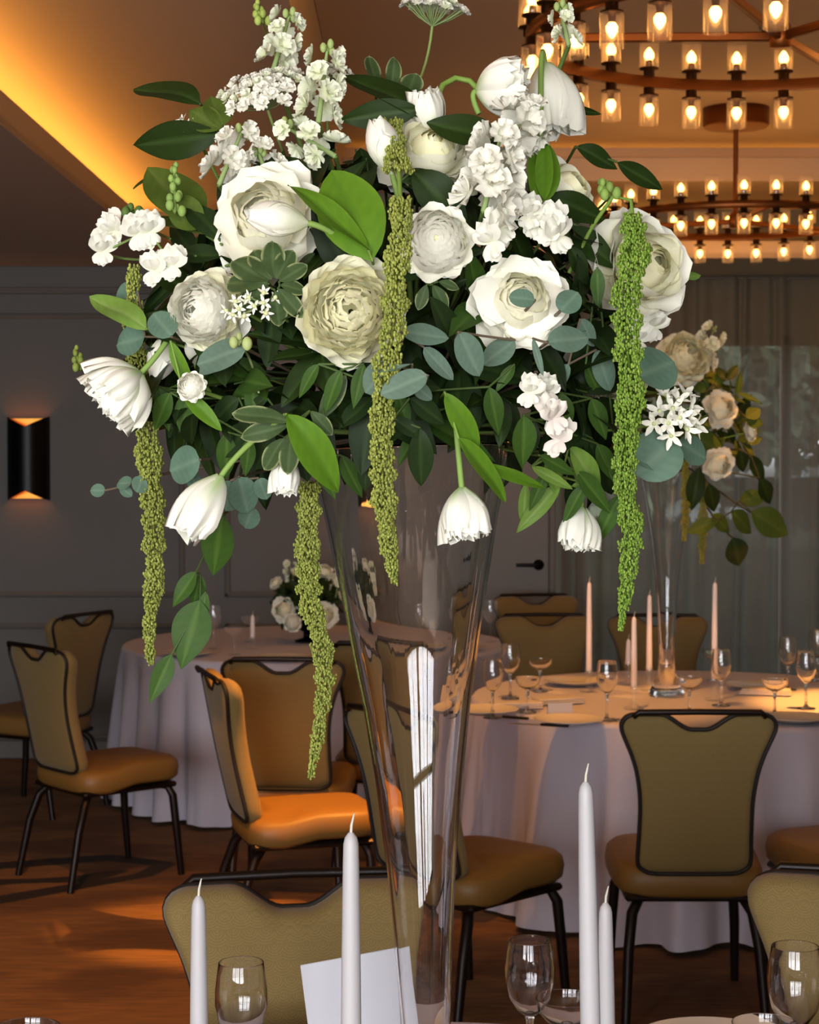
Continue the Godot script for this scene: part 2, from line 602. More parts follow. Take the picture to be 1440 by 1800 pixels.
func curtain(label: String, x0: float, x1: float, seed_: int) -> void:
	var o := thing("sheer_curtain", label, "curtain", Vector3((x0 + x1) * 0.5, 0.03, ALCOVE + 0.16), 0.0, "")
	var g := Geo.new()
	var w := x1 - x0
	var fn := FastNoiseLite.new()
	fn.seed = seed_
	fn.frequency = 0.5
	g.sheet(int(w * 90), 8, func(u, v):
		var x: float = u * w
		var q: float = x * 52.0 + 5.0 * fn.get_noise_2d(x * 4.0, v * 0.6)
		var a := 0.028 * (0.75 + 0.5 * fn.get_noise_2d(x * 3.0 + 40.0, 0.0))
		return Vector3(-w * 0.5 + x + 0.012 * sin(q * 0.5), v * 2.66, a * sin(q) + 0.012 * sin(q * 0.37 + 1.0)))
	part(o, "drape", g.mesh(), M.sheer)
	g = Geo.new()
	g.tube([Vector3(-w * 0.5, 2.655, 0), Vector3(w * 0.5, 2.655, 0)], [0.008], 6)
	part(o, "heading_tape", g.mesh(), M.trim_paint)

func sconce(at: Vector3, label: String) -> void:
	var o := thing("wall_sconce", label, "wall lamp", at, 0.0, "")
	var H := 0.46
	var W := 0.235
	for inner in 2:
		var s := 1.0 - 0.03 * inner
		var g := Geo.new()
		g.sheet(24, 12, func(u, v):
			var q: float = u * 2.0 - 1.0
			var x: float = q * W * 0.5 * s
			var dep: float = (0.03 + 0.075 * (1.0 - pow(absf(q), 2.2))) * s
			if absf(q) > 0.985:
				dep = 0.0
			var cut: float = 0.055 * (1.0 - absf(q))
			return Vector3(x, (v - 0.5) * (H - 2.0 * cut), dep), null, false, inner == 1)
		part(o, "gold_lining" if inner else "black_shell", g.mesh(), M.gold_lining if inner else M.black_metal)
	part(o, "backplate", boxgeo(Vector3(-W * 0.48, -H * 0.48, -0.004), Vector3(W * 0.48, H * 0.48, 0.006), 0.002).mesh(), M.gold_lining)
	for s in [-1.0, 1.0]:
		var g := Geo.new()
		g.blob(Vector3(0, s * 0.1, 0.05), Vector3(0.016, 0.016, 0.016), 12, 8)
		part(o, "bulb", g.mesh(), M.bulb_glow)
		var l := OmniLight3D.new()
		l.name = "bulb_light"
		l.light_color = Color(1.0, 0.68, 0.32)
		l.light_energy = 0.018
		l.light_size = 0.015
		l.omni_range = 20
		l.omni_attenuation = 2
		l.shadow_enabled = true
		o.add_child(l, true)
		l.position = Vector3(0, s * 0.1, 0.05)

func chandelier(c: Vector3, top: float, label: String, spokes: Array, R: float) -> void:
	var o := thing("ring_chandelier", label, "chandelier", c, 0.0, "")
	var g := Geo.new()
	g.lathe([Vector2(R - 0.011, -0.017), Vector2(R + 0.011, -0.017), Vector2(R + 0.011, 0.017), Vector2(R - 0.011, 0.017), Vector2(R - 0.011, -0.017)], 96)
	part(o, "ring", g.mesh(), M.brass)
	for a in spokes:
		g = Geo.new()
		var q := deg_to_rad(a)
		g.xf = Transform3D(Basis(Vector3.UP, q), Vector3.ZERO)
		g.box(Vector3(R - 0.01, 0.026, 0.02), Vector3(R * 0.5, 0, 0), 0.004)
		part(o, "spoke", g.mesh(), M.brass)
	g = Geo.new()
	g.lathe([Vector2(0.0, -0.03), Vector2(0.03, -0.03), Vector2(0.034, 0.0), Vector2(0.03, 0.03), Vector2(0.012, 0.05), Vector2(0.012, top - 0.1 - c.y), Vector2(0.0, top - 0.1 - c.y)], 16)
	part(o, "rod", g.mesh(), M.brass)
	g = Geo.new()
	g.lathe([Vector2(0.0, top - 0.09 - c.y), Vector2(0.15, top - 0.09 - c.y), Vector2(0.158, top - 0.08 - c.y), Vector2(0.158, top - c.y), Vector2(0.0, top - c.y)], 32)
	part(o, "canopy", g.mesh(), M.brass)
	if not cache.has("socket"):
		g = Geo.new()
		g.lathe([Vector2(0.0, 0.0), Vector2(0.017, 0.0), Vector2(0.017, 0.02), Vector2(0.03, 0.022), Vector2(0.03, 0.027), Vector2(0.011, 0.03), Vector2(0.009, 0.05), Vector2(0.0, 0.05)], 14)
		cache.socket = g.mesh()
		g = Geo.new()
		g.lathe([Vector2(0.031, 0.026), Vector2(0.0315, 0.114), Vector2(0.0295, 0.114), Vector2(0.029, 0.028), Vector2(0.012, 0.027)], 20)
		cache.shade = g.mesh()
		g = Geo.new()
		g.lathe([Vector2(0.0, 0.046), Vector2(0.008, 0.049), Vector2(0.0155, 0.060), Vector2(0.0145, 0.072), Vector2(0.006, 0.086), Vector2(0.0, 0.09)], 12)
		cache.bulb = g.mesh()
	var n := int(R * 44.0)
	for k in n:
		var a := TAU * (k + 0.5) / n
		for s in [1.0, -1.0]:
			var x := Transform3D(Basis(Vector3.RIGHT, 0.0 if s > 0 else PI), Vector3(R * cos(a), 0.017 * s, R * sin(a)))
			var lamp := part(o, "lamp_socket", cache.socket, M.dark_socket, x)
			part(lamp, "glass_shade", cache.shade, M.shade_glass)
			part(lamp, "bulb", cache.bulb, M.bulb_glow)
			var l := OmniLight3D.new()
			l.name = "bulb_light"
			l.light_color = Color(1.0, 0.68, 0.32)
			l.light_energy = 0.009
			l.light_size = 0.01
			l.omni_range = 20
			l.omni_attenuation = 2
			l.shadow_enabled = true
			lamp.add_child(l, true)
			l.position = Vector3(0, 0.066, 0)

# ---------------------------------------------------------------- furniture
func make_chair() -> Node3D:
	var o := thing("banquet_chair", "x", "chair")
	# the back: outline as half widths over height, with a scoop in the top edge
	var hw := [[0.44, 0.135], [0.452, 0.158], [0.475, 0.170], [0.56, 0.168], [0.66, 0.168], [0.74, 0.178], [0.80, 0.195], [0.85, 0.216], [0.882, 0.228], [0.902, 0.2265], [0.917, 0.216], [0.925, 0.2]]
	var side := Curve2D.new()
	for k in hw.size():
		var a: Array = hw[maxi(k - 1, 0)]
		var b: Array = hw[mini(k + 1, hw.size() - 1)]
		var d0: float = hw[k][0] - a[0]
		var d1: float = b[0] - hw[k][0]
		var sl := Vector2(b[1] - a[1], b[0] - a[0]) / maxf(b[0] - a[0], 0.001)
		side.add_point(Vector2(hw[k][1], hw[k][0]), -sl * d0 * 0.33, sl * d1 * 0.33)
	var edge := []
	for k in 36:
		edge.append(side.sample_baked(side.get_baked_length() * k / 35.0, true))
	var out := []
	for k in 9:
		out.append(Vector3(lerpf(-0.11, 0.11, k / 8.0), 0.437, 0))
	for q in edge:
		out.append(Vector3(q.x, q.y, 0))
	for k in 33:
		var x := lerpf(0.186, -0.186, k / 32.0)
		var dip := 0.045 * smoothstep(0.115, 0.02, absf(x))
		out.append(Vector3(x, 0.928 - dip, 0))
	for k in edge.size():
		var q: Vector2 = edge[edge.size() - 1 - k]
		out.append(Vector3(-q.x, q.y, 0))
	var bend := func(p: Vector3) -> Vector3:
		var s := clampf((p.y - 0.42) / 0.5, 0.0, 1.0)
		return Vector3(p.x, p.y, p.z + 0.205 + 0.10 * s * s + 0.03 * sin(s * PI) - 0.25 * p.x * p.x)
	var ring := func(sx: float, inset: float, z: float) -> Array:
		var r := []
		for p in out:
			var dx: float = p.x * (1.0 - inset / 0.2)
			var dy: float = 0.68 + (p.y - 0.68) * (1.0 - inset / 0.26)
			r.append(bend.call(Vector3(dx * sx, dy, z)))
		return r
	var g := Geo.new()
	g.loft([ring.call(1, 0.19, 0.012), ring.call(1, 0.1, 0.012), ring.call(1, 0.03, 0.01), ring.call(1, 0.012, 0.004), ring.call(1, 0.0, -0.012), ring.call(1, 0.004, -0.038), ring.call(1, 0.018, -0.052), ring.call(1, 0.05, -0.058), ring.call(1, 0.1, -0.06), ring.call(1, 0.19, -0.06)])
	fix(g, Vector3(0, 0.68, 0.26))
	part(o, "backrest", g.mesh(), M.chair_fabric)
	var pip: Array = ring.call(1.0, 0.004, 0.006)
	pip.append(pip[0])
	g = Geo.new()
	g.tube(pip, [0.0065], 6)
	part(o, "piping", g.mesh(), M.piping)
	g = Geo.new()
	var hz := 0.322
	g.tube([Vector3(-0.19, 0.918, hz - 0.01), Vector3(-0.175, 0.932, hz), Vector3(0, 0.934, hz + 0.004), Vector3(0.175, 0.932, hz), Vector3(0.19, 0.918, hz - 0.01)], [0.009], 8)
	part(o, "handle", g.mesh(), M.chair_metal)
	# the seat: a rounded pad that swells at the front
	var rr := func(w: float, d: float, r: float, y: float, z: float) -> Array:
		var ps := []
		for k in 32:
			var a := TAU * k / 32.0
			var e := 0.42
			ps.append(Vector3(w * 0.5 * signf(cos(a)) * pow(absf(cos(a)), e), y + 0.012 * cos(a * 0.5), z - d * 0.5 * signf(sin(a)) * pow(absf(sin(a)), e)))
		return ps
	g = Geo.new()
	g.loft([rr.call(0.36, 0.38, 0, 0.372, -0.02), rr.call(0.42, 0.44, 0, 0.374, -0.02), rr.call(0.448, 0.466, 0, 0.388, -0.02), rr.call(0.455, 0.475, 0, 0.42, -0.02), rr.call(0.445, 0.465, 0, 0.448, -0.02), rr.call(0.41, 0.43, 0, 0.464, -0.02), rr.call(0.3, 0.32, 0, 0.472, -0.02)])
	fix(g, Vector3(0, 0.42, -0.02))
	part(o, "seat", g.mesh(), M.seat_vinyl)
	g = Geo.new()
	g.box(Vector3(0.40, 0.022, 0.42), Vector3(0, 0.365, -0.01), 0.008)
	part(o, "seat_frame", g.mesh(), M.chair_metal)
	for s in [-1.0, 1.0]:
		g = Geo.new()
		g.tube([Vector3(s * 0.12, 0.362, 0.13), Vector3(s * 0.155, 0.355, 0.16), Vector3(s * 0.178, 0.32, 0.19), Vector3(s * 0.192, 0.22, 0.225), Vector3(s * 0.205, 0.0, 0.27)], [0.014, 0.016, 0.017, 0.016, 0.013], 8)
		part(o, "leg", g.mesh(), M.chair_metal)
		g = Geo.new()
		g.tube([Vector3(s * 0.14, 0.362, -0.16), Vector3(s * 0.17, 0.356, -0.19), Vector3(s * 0.186, 0.32, -0.205), Vector3(s * 0.194, 0.2, -0.215), Vector3(s * 0.20, 0.0, -0.235)], [0.014, 0.016, 0.017, 0.016, 0.013], 8)
		part(o, "leg", g.mesh(), M.chair_metal)
	return o

func fix(g: Geo, mid: Vector3) -> void:       # turn a closed shape outward
	var s := 0.0
	for k in g.v.size():
		s += (g.v[k] - mid).normalized().dot(g.n[k])
	if s < 0.0:
		for k in range(0, g.ix.size(), 3):
			var q := g.ix[k]
			g.ix[k] = g.ix[k + 1]
			g.ix[k + 1] = q
		for k in g.n.size():
			g.n[k] = -g.n[k]

func chairs() -> void:
	var c0 := make_chair()
	var first := true
	for q in [
		# x of the back's middle, depth, turn (0 = faces away), label
		[0.835, 5.40, 0.0, "olive chair seen squarely from behind at the white table on the right"],
		[-0.20, 3.25, 190.0, "olive patterned chair facing us behind the wine glass and taper at lower left"],
		[0.825, 3.27, 163.0, "olive patterned chair cut by the frame behind the wine glass at lower right"],
		[-0.03, 5.42, -44.0, "olive chair behind the glass vase with its seat turned right"],
		[-0.66, 6.35, -74.0, "side-on chair lit bright orange on its seat and inner back"],
		[-0.46, 6.80, -4.0, "shaded chair seen from behind at the left table, before the low flowers"],
		[-1.44, 7.25, -50.0, "olive chair at far left turned towards the left table"],
		[-1.52, 8.72, 62.0, "dark brown chair beyond the far left chair, against the wall panels"],
		[-0.10, 7.38, -6.0, "chair half hidden by the glass vase with a bright orange back"],
		[0.62, 8.62, 184.0, "dark chair on the right table's far side, left of the pale tapers"],
		[1.14, 8.60, 178.0, "dark chair on the far side of the right table, behind the second vase"],
		[0.66, 9.86, 192.0, "orange-brown chair beside the door, beyond the right table"],
		[1.50, 5.55, 20.0, "chair at the right edge of the frame with only its side in view"]]:
		var c: Node3D = c0 if first else copy(c0, "")
		first = false
		c.set_meta("label", q[3])
		c.set_meta("group", "banquet chairs")
		c.rotation_degrees.y = q[2]
		# place by the middle of the back's top
		c.position = Vector3(q[0], 0, -q[1]) - c.basis * Vector3(0, 0, 0.29)

func cloth_table(called: String, label: String, c: Vector3, R: float, folds: int, seed_: int, spread := 0.1, hem := 0.012) -> void:
	var o := thing(called, label, "tablecloth", c, 0.0, "")
	var fn := FastNoiseLite.new()
	fn.seed = seed_
	fn.frequency = 0.9
	var top := Geo.new()
	top.lathe([Vector2(0.0, TABLE), Vector2(R * 0.5, TABLE), Vector2(R - 0.012, TABLE), Vector2(R - 0.002, TABLE - 0.003), Vector2(R + 0.004, TABLE - 0.014)].map(func(p): return p), 96)
	fix(top, Vector3(0, 0, 0))
	part(o, "cloth_top", top.mesh(), M.linen)
	var g := Geo.new()
	g.sheet(360, 18, func(u, v):
		var a: float = u * TAU
		var s: float = 1.0 - v
		var wv := fn.get_noise_3d(cos(a) * 2.2, sin(a) * 2.2, s * 0.25)
		var f := 1.25 * sin(a * folds + 2.6 * sin(a * 3.0 + seed_) + 3.0 * wv) * 0.7 + 0.6 * wv + 0.3 * sin(a * folds * 0.5 + 1.3)
		var r := R + 0.004 + pow(s, 0.8) * (spread * 0.5 + 0.06 * f)
		var y := lerpf(hem + 0.014 * (0.5 + 0.5 * sin(a * folds * 0.5)), TABLE - 0.014, v)
		return Vector3(r * cos(a), y, -r * sin(a)), null, true)
	part(o, "skirt", g.mesh(), M.linen)

# ---------------------------------------------------------------- tableware
func lathe_mesh(key: String, prof: Array, seg := 28) -> ArrayMesh:
	if not cache.has(key):
		var g := Geo.new()
		g.lathe(prof, seg)
		cache[key] = g.mesh()
	return cache[key]

func vec(a: Array) -> Array:
	var r := []
	for k in range(0, a.size(), 2):
		r.append(Vector2(a[k], a[k + 1]))
	return r

func wine_glass(at: Vector3, label: String, group: String, solid := false, s := 1.0) -> Node3D:
	var o := thing("wine_glass", label, "wine glass", at, 0.0, group)
	o.scale = Vector3.ONE * s
	var gm = M.solid_glass if solid else M.glass
	part(o, "bowl", lathe_mesh("wine_bowl", vec([0.0, 0.094, 0.008, 0.094, 0.019, 0.102, 0.031, 0.12, 0.037, 0.145, 0.037, 0.165, 0.034, 0.19, 0.032, 0.205, 0.0312, 0.2056, 0.0305, 0.205, 0.0325, 0.19, 0.0355, 0.165, 0.0355, 0.146, 0.0295, 0.122, 0.018, 0.105, 0.006, 0.098, 0.0, 0.0975]), 36), gm)
	part(o, "stem", lathe_mesh("wine_stem", vec([0.0, 0.0, 0.034, 0.0, 0.0345, 0.002, 0.012, 0.006, 0.005, 0.014, 0.0042, 0.04, 0.0042, 0.07, 0.006, 0.088, 0.009, 0.094, 0.0, 0.0942]), 24), gm)
	return o

func coupe(at: Vector3, label: String, group: String, solid := false, s := 1.0) -> Node3D:
	var o := thing("coupe_glass", label, "coupe glass", at, 0.0, group)
	o.scale = Vector3.ONE * s
	var gm = M.solid_glass if solid else M.glass
	part(o, "bowl", lathe_mesh("coupe_bowl", vec([0.0, 0.082, 0.01, 0.083, 0.03, 0.092, 0.043, 0.107, 0.046, 0.125, 0.0455, 0.1256, 0.045, 0.125, 0.0418, 0.108, 0.029, 0.0945, 0.01, 0.0865, 0.0, 0.086]), 36), gm)
	part(o, "stem", lathe_mesh("coupe_stem", vec([0.0, 0.0, 0.031, 0.0, 0.0315, 0.002, 0.01, 0.006, 0.0045, 0.015, 0.004, 0.05, 0.0055, 0.075, 0.01, 0.082, 0.0, 0.0822]), 24), gm)
	return o

func taper(tip: Vector3, base_y: float, label: String, group: String, wax: Material, lean := 0.0) -> void:
	# a holder on the table with the taper standing in it
	var hb := base_y - TABLE
	var foot := Vector3(tip.x, TABLE + 0.003, tip.z)
	var h := thing("candle_holder", "clear holder of the " + label, "candle holder", foot, 0.0, "glass candle holders")
	var g := Geo.new()
	g.lathe(vec([0.0, 0.0, 0.036, 0.0, 0.037, 0.006, 0.014, 0.014, 0.009, 0.03, 0.009, maxf(hb - 0.03, 0.032), 0.016, maxf(hb - 0.012, 0.036), 0.017, hb + 0.012, 0.0125, hb + 0.012, 0.0125, hb - 0.003, 0.0, hb - 0.003]), 20)
	part(h, "stand", g.mesh(), M.glass)
	var o := thing("taper_candle", label, "candle", Vector3(tip.x, base_y + 0.003, tip.z), 0.0, group)
	var L := tip.y - base_y - 0.02
	g = Geo.new()
	g.lathe(vec([0.0, 0.0, 0.0112, 0.0, 0.0115, 0.01, 0.0113, L * 0.3, 0.0102, L * 0.62, 0.0088, L * 0.9, 0.0082, L - 0.012, 0.0066, L - 0.005, 0.003, L, 0.0, L + 0.001]), 20)
	part(o, "wax", g.mesh(), wax)
	g = Geo.new()
	g.tube([Vector3(0, L - 0.003, 0), Vector3(0.0006, L + 0.008, 0), Vector3(0.002, L + 0.014, 0.001), Vector3(0.0036, L + 0.021, 0.001)], [0.0018, 0.0016, 0.0013, 0.0007], 6)
	part(o, "wick", g.mesh(), M.wick)
	o.rotation.z = lean

func plate(at: Vector3, label: String, group: String, s := 1.0) -> Node3D:
	var o := thing("dinner_plate", label, "plate", at, 0.0, group)
	o.scale = Vector3(s, 1, s)
	part(o, "dish", lathe_mesh("plate", vec([0.0, 0.0, 0.075, 0.0, 0.085, 0.004, 0.132, 0.016, 0.135, 0.018, 0.132, 0.019, 0.088, 0.008, 0.0, 0.007]), 40), M.china)
	return o

func napkin(at: Vector3, turn: float, label: String) -> void:
	var o := thing("folded_napkin", label, "napkin", at, turn, "napkins on the right table")
	var g := Geo.new()
	for k in 3:
		g.box(Vector3(0.2 - 0.008 * k, 0.006, 0.09 - 0.006 * k), Vector3(0.002 * k, 0.004 + 0.007 * k, 0), 0.003)
	part(o, "folds", g.mesh(), M.napkin)

func knife(at: Vector3, turn: float, label: String) -> void:
	var o := thing("table_knife", label, "knife", at, turn, "knives on the right table")
	var g := Geo.new()
	g.box(Vector3(0.018, 0.003, 0.11), Vector3(0, 0.004, -0.055), 0.001)
	part(o, "blade", g.mesh(), M.steel)
	g = Geo.new()
	g.box(Vector3(0.016, 0.009, 0.1), Vector3(0, 0.005, 0.05), 0.003)
	part(o, "handle", g.mesh(), M.chair_metal)

func tent_card(at: Vector3, w: float, h: float, turn: float, label: String, group := "", roll := 0.0) -> void:
	var o := thing("place_card", label, "card", at, turn, group)
	for s in [1.0, -1.0]:
		var g := Geo.new()
		g.xf = Transform3D(Basis(Vector3.RIGHT, -0.22 * s), Vector3(0, h, 0))
		g.box(Vector3(w, h, 0.0012), Vector3(0, -h * 0.5, 0), 0.0004)
		part(o, "leaf", g.mesh(), M.card)
	o.rotation.z = roll

func trumpet(at: Vector3, label: String, solid: bool, s := 1.0, lean := 0.0) -> void:
	var o := thing("trumpet_vase", label, "vase", at, 0.0, "tall glass trumpet vases")
	# outside radii read off the photograph, foot to rim; heights above the table
	var prof := vec([0.0, 0.0, 0.066, 0.0, 0.069, 0.006, 0.066, 0.016, 0.05, 0.045, 0.038, 0.08, 0.032, 0.115, 0.030, 0.15, 0.0305, 0.2, 0.033, 0.26, 0.037, 0.33, 0.0435, 0.42, 0.053, 0.51, 0.066, 0.61, 0.084, 0.72, 0.104, 0.83, 0.119, 0.905, 0.1235, 0.928])
	var n := prof.size()
	var th := 0.0042
	prof.append(Vector2(0.1222, 0.931))
	for k in range(n - 1, 8, -1):
		prof.append(Vector2(prof[k].x - th, prof[k].y))
	prof.append(Vector2(0.018, 0.12))
	prof.append(Vector2(0.0, 0.108))
	var g := Geo.new()
	g.lathe(prof, 72)
	part(o, "trumpet", g.mesh(), M.solid_glass if solid else M.glass)
	o.scale = Vector3.ONE * s
	o.rotation.z = lean

func tables() -> void:
	var bt := thing("round_table", "round folding table under the cloth nearest us", "table", Vector3(0.02, 0, -2.3))
	part(bt, "tabletop", lathe_mesh("tabletop", vec([0.0, 0.715, 0.725, 0.715, 0.73, 0.72, 0.73, 0.742, 0.725, 0.747, 0.0, 0.747]), 64), M.bark)
	part(bt, "pedestal", lathe_mesh("pedestal", vec([0.0, 0.0, 0.3, 0.0, 0.3, 0.02, 0.06, 0.05, 0.05, 0.1, 0.05, 0.68, 0.2, 0.714, 0.0, 0.7145]), 32), M.chair_metal)
	cloth_table("tablecloth", "white cloth on the round table nearest us, along the bottom edge", Vector3(0.02, 0, -2.3), 0.735, 22, 3, 0.05, 0.52)
	cloth_table("tablecloth", "pale floor-length cloth on the round table at right with the tapers", Vector3(1.10, 0, -7.15), 0.86, 17, 5)
	cloth_table("tablecloth", "pale floor-length cloth on the left table behind the chairs", Vector3(-0.46, 0, -9.2), 0.94, 22, 8)
	trumpet(Vector3(P(757, 1800, 2.3).x, TABLE + 0.002, -2.3), "tall clear glass trumpet vase in front under the big white bouquet", true, 1.0, deg_to_rad(1.6))
	trumpet(T(1172, 1222), "tall clear glass trumpet vase behind on the right table, among the pale tapers", true, 1.0)
	var tg := "white tapers on the nearest table"
	taper(P(349, 1550, 2.2), 0.86, "white taper at far left before the olive chair back", tg, M.wax)
	taper(P(617, 1436, 2.0), 0.93, "white taper left of the glass vase, before the card", tg, M.wax)
	taper(P(1041, 1348, 2.1), 0.98, "tallest white taper right of the glass vase", tg, M.wax, deg_to_rad(1.3))
	taper(P(1069, 1563, 2.3), 0.83, "shorter white taper just in front of the tallest one", tg, M.wax, deg_to_rad(0.6))
	var pg := "pale tapers on the right table"
	for q in [[1036, 1016, 7.25, "pale taper at the left of the right table's group"], [1115, 1076, 6.75, "shortest pale taper, left of the second vase"], [1142, 1038, 7.3, "pale taper right beside the second vase"], [1105, 1116, 7.5, "thin pale taper mostly behind the shortest one"], [1257, 1016, 7.0, "tall pale taper standing right of the second vase"]]:
		taper(P(q[0], q[1], q[2]), 0.83, q[3], pg, M.blush_wax)
	var fg := "wine glasses on the nearest table"
	wine_glass(Vector3(P(424, 1700, 2.62).x, TABLE + 0.002, -2.62), "clear wine glass right of the far left taper", fg, true, 1.0)
	wine_glass(Vector3(P(932, 1700, 2.74).x, TABLE + 0.002, -2.74), "clear wine glass between the glass vase and the tallest taper", fg, true, 1.0)
	wine_glass(Vector3(P(1398, 1700, 2.66).x, TABLE + 0.002, -2.66), "clear wine glass at the lower right corner", fg, true, 1.06)
	var cg := "coupes on the nearest table"
	coupe(Vector3(P(997, 1700, 2.72).x, TABLE + 0.002, -2.72), "clear coupe glass right of the middle wine glass", cg, true)
	coupe(Vector3(P(1345, 1700, 2.60).x, TABLE + 0.002, -2.60), "clear coupe glass left of the lower right wine glass", cg, true)
	coupe(Vector3(P(22, 1700, 2.58).x + 0.02, TABLE + 0.002, -2.58), "clear coupe glass cut off at the lower left corner", cg, true)
	var ng := "plates on the nearest table"
	plate(Vector3(P(900, 1700, 2.80).x, TABLE + 0.003, -2.82), "white plate under the middle wine glass at the bottom edge", ng, 0.62)
	plate(Vector3(P(1255, 1700, 2.86).x, TABLE + 0.003, -2.86), "white plate at the bottom edge right of the tapers", ng, 0.9)
	for q in [[1150, 1788, 2.78, "small brown bread roll at the bottom edge right of the tapers"], [778, 1792, 2.7, "small brown bread roll at the foot of the glass vase"]]:
		var b := thing("bread_roll", q[3], "bread", P(q[0], q[1], q[2]) * Vector3(1, 0, 1) + Vector3(0, TABLE + 0.016, 0), 30.0, "bread rolls")
		var g := Geo.new()
		g.blob(Vector3(0, 0.018, 0), Vector3(0.034, 0.022, 0.026), 20, 12)
		for k in g.v.size():
			g.v[k] *= 1.0 + 0.06 * sin(g.v[k].x * 210.0) * cos(g.v[k].z * 160.0)
		part(b, "crust", g.mesh(), M.bread)
	# the large white card behind the second taper, on a small stand
	var cb := P(616, 1683, 2.5)
	var o := thing("table_card", "large blank white card standing behind the taper left of the vase", "card", Vector3(cb.x, TABLE + 0.002, -2.5), 12.0)
	var g := Geo.new()
	g.xf = Transform3D(Basis(Vector3.FORWARD, -0.125), Vector3(0, cb.y - TABLE, 0))
	g.box(Vector3(0.137, 0.2, 0.003), Vector3(0, -0.1, 0), 0.001)
	part(o, "sheet", g.mesh(), M.card)
	g = Geo.new()
	g.lathe(vec([0.0, 0.0, 0.035, 0.0, 0.035, 0.006, 0.006, 0.01, 0.005, 0.08, 0.0, 0.081]), 16)
	part(o, "stand", g.mesh(), M.steel)
	# the right table's settings
	var wg := "wine glasses on the right table"
	for q in [[866, 1262, "wine glass at the left edge of the right table"], [897, 1228, "wine glass behind the one at the table's left edge"], [1067, 1266, "wine glass in front of the pale tapers, left of the near chair"], [1268, 1240, "wine glass at the foot of the tall right taper"], [1417, 1245, "wine glass near the right edge of the frame"], [1385, 1212, "wine glass behind the near-edge one at far right"], [1437, 1196, "wine glass half cut by the right edge of the frame"]]:
		wine_glass(T(q[0], q[1]), q[2], wg, true)
	var kg := "coupes on the right table"
	for q in [[928, 1252, "coupe glass left of the pale tapers, nearer one"], [950, 1215, "coupe glass left of the pale tapers, farther one"], [1212, 1252, "coupe glass above the near chair's handle"], [1362, 1256, "coupe glass right of the near chair's back"], [1255, 1196, "small coupe behind the tall right taper"]]:
		coupe(T(q[0], q[1]), q[2], kg, true)
	var rg := "plates on the right table"
	for q in [[1000, 1272, "plate at the front edge of the right table beside the near chair"], [852, 1254, "plate at the left end of the right table"], [1010, 1203, "plate on the far side of the right table behind the tapers"], [1330, 1210, "plate on the far right of the right table"], [1400, 1268, "plate at the lit front right of the right table"]]:
		plate(T(q[0], q[1]), q[2], rg, 0.9)
	napkin(T(978, 1236), 20.0, "white folded napkin left of the pale tapers")
	napkin(T(1345, 1220), -14.0, "white folded napkin right of the tall right taper")
	napkin(T(905, 1244), 8.0, "white folded napkin at the left end of the right table")
	tent_card(T(985, 1258), 0.09, 0.045, 10.0, "small white place card beside the wine glass on the right table")
	knife(T(950, 1276), 70.0, "dark-handled knife at the front edge of the right table")
	knife(T(884, 1262), 60.0, "dark-handled knife near the left end of the right table")
	# the left table's settings
	var lg := "glasses on the left table"
	for q in [[376, 1140, "wine glass on the left table, left of the low flowers"], [745, 1135, "wine glass on the left table seen through the vase"], [862, 1128, "wine glass at the right end of the left table"]]:
		wine_glass(T(q[0], q[1]), q[2], lg)
	for q in [[440, 1128, "coupe glass on the left table beside the low flowers"], [790, 1138, "coupe glass on the left table seen through the vase"], [412, 1150, "coupe glass on the left table over the shaded chair"]]:
		coupe(T(q[0], q[1]), q[2], lg)
	for q in [[330, 1152, "plate at the left end of the left table"], [500, 1160, "plate on the left table behind the shaded chair's rail"], [690, 1150, "plate on the left table seen through the vase"], [810, 1142, "plate at the right end of the left table"]]:
		plate(T(q[0], q[1]), q[2], "plates on the left table", 0.9)
	taper(P(444, 1075, 8.9), 0.80, "short pale candle on the left table", "", M.blush_wax)

# ---------------------------------------------------------------- flowers and leaves
const CX := 700.0
const CY := 575.0
const D0 := 2.3
var guards := []              # blooms that filler leaves must not pierce
var heart := Vector3.ZERO     # where the stems meet, in the mouth of the vase

func dep(x: float, y: float) -> float:      # depth of the bouquet's front surface
	var r := Vector2((x - CX) / 600.0, (y - CY) / 560.0).length_squared()
	return D0 - 0.25 * maxf(0.0, 1.0 - r)

func level(p: Vector3, ref: Vector3, nearer := 0.0) -> Vector3:   # the same sight line, at the depth of ref
	var e := Vector3(0, EYE, 0)
	return e + (p - e) * ((ref.z + nearer) / p.z)

func B(x: float, y: float, off := 0.0) -> Vector3:
	return P(x, y, dep(x, y) + off)

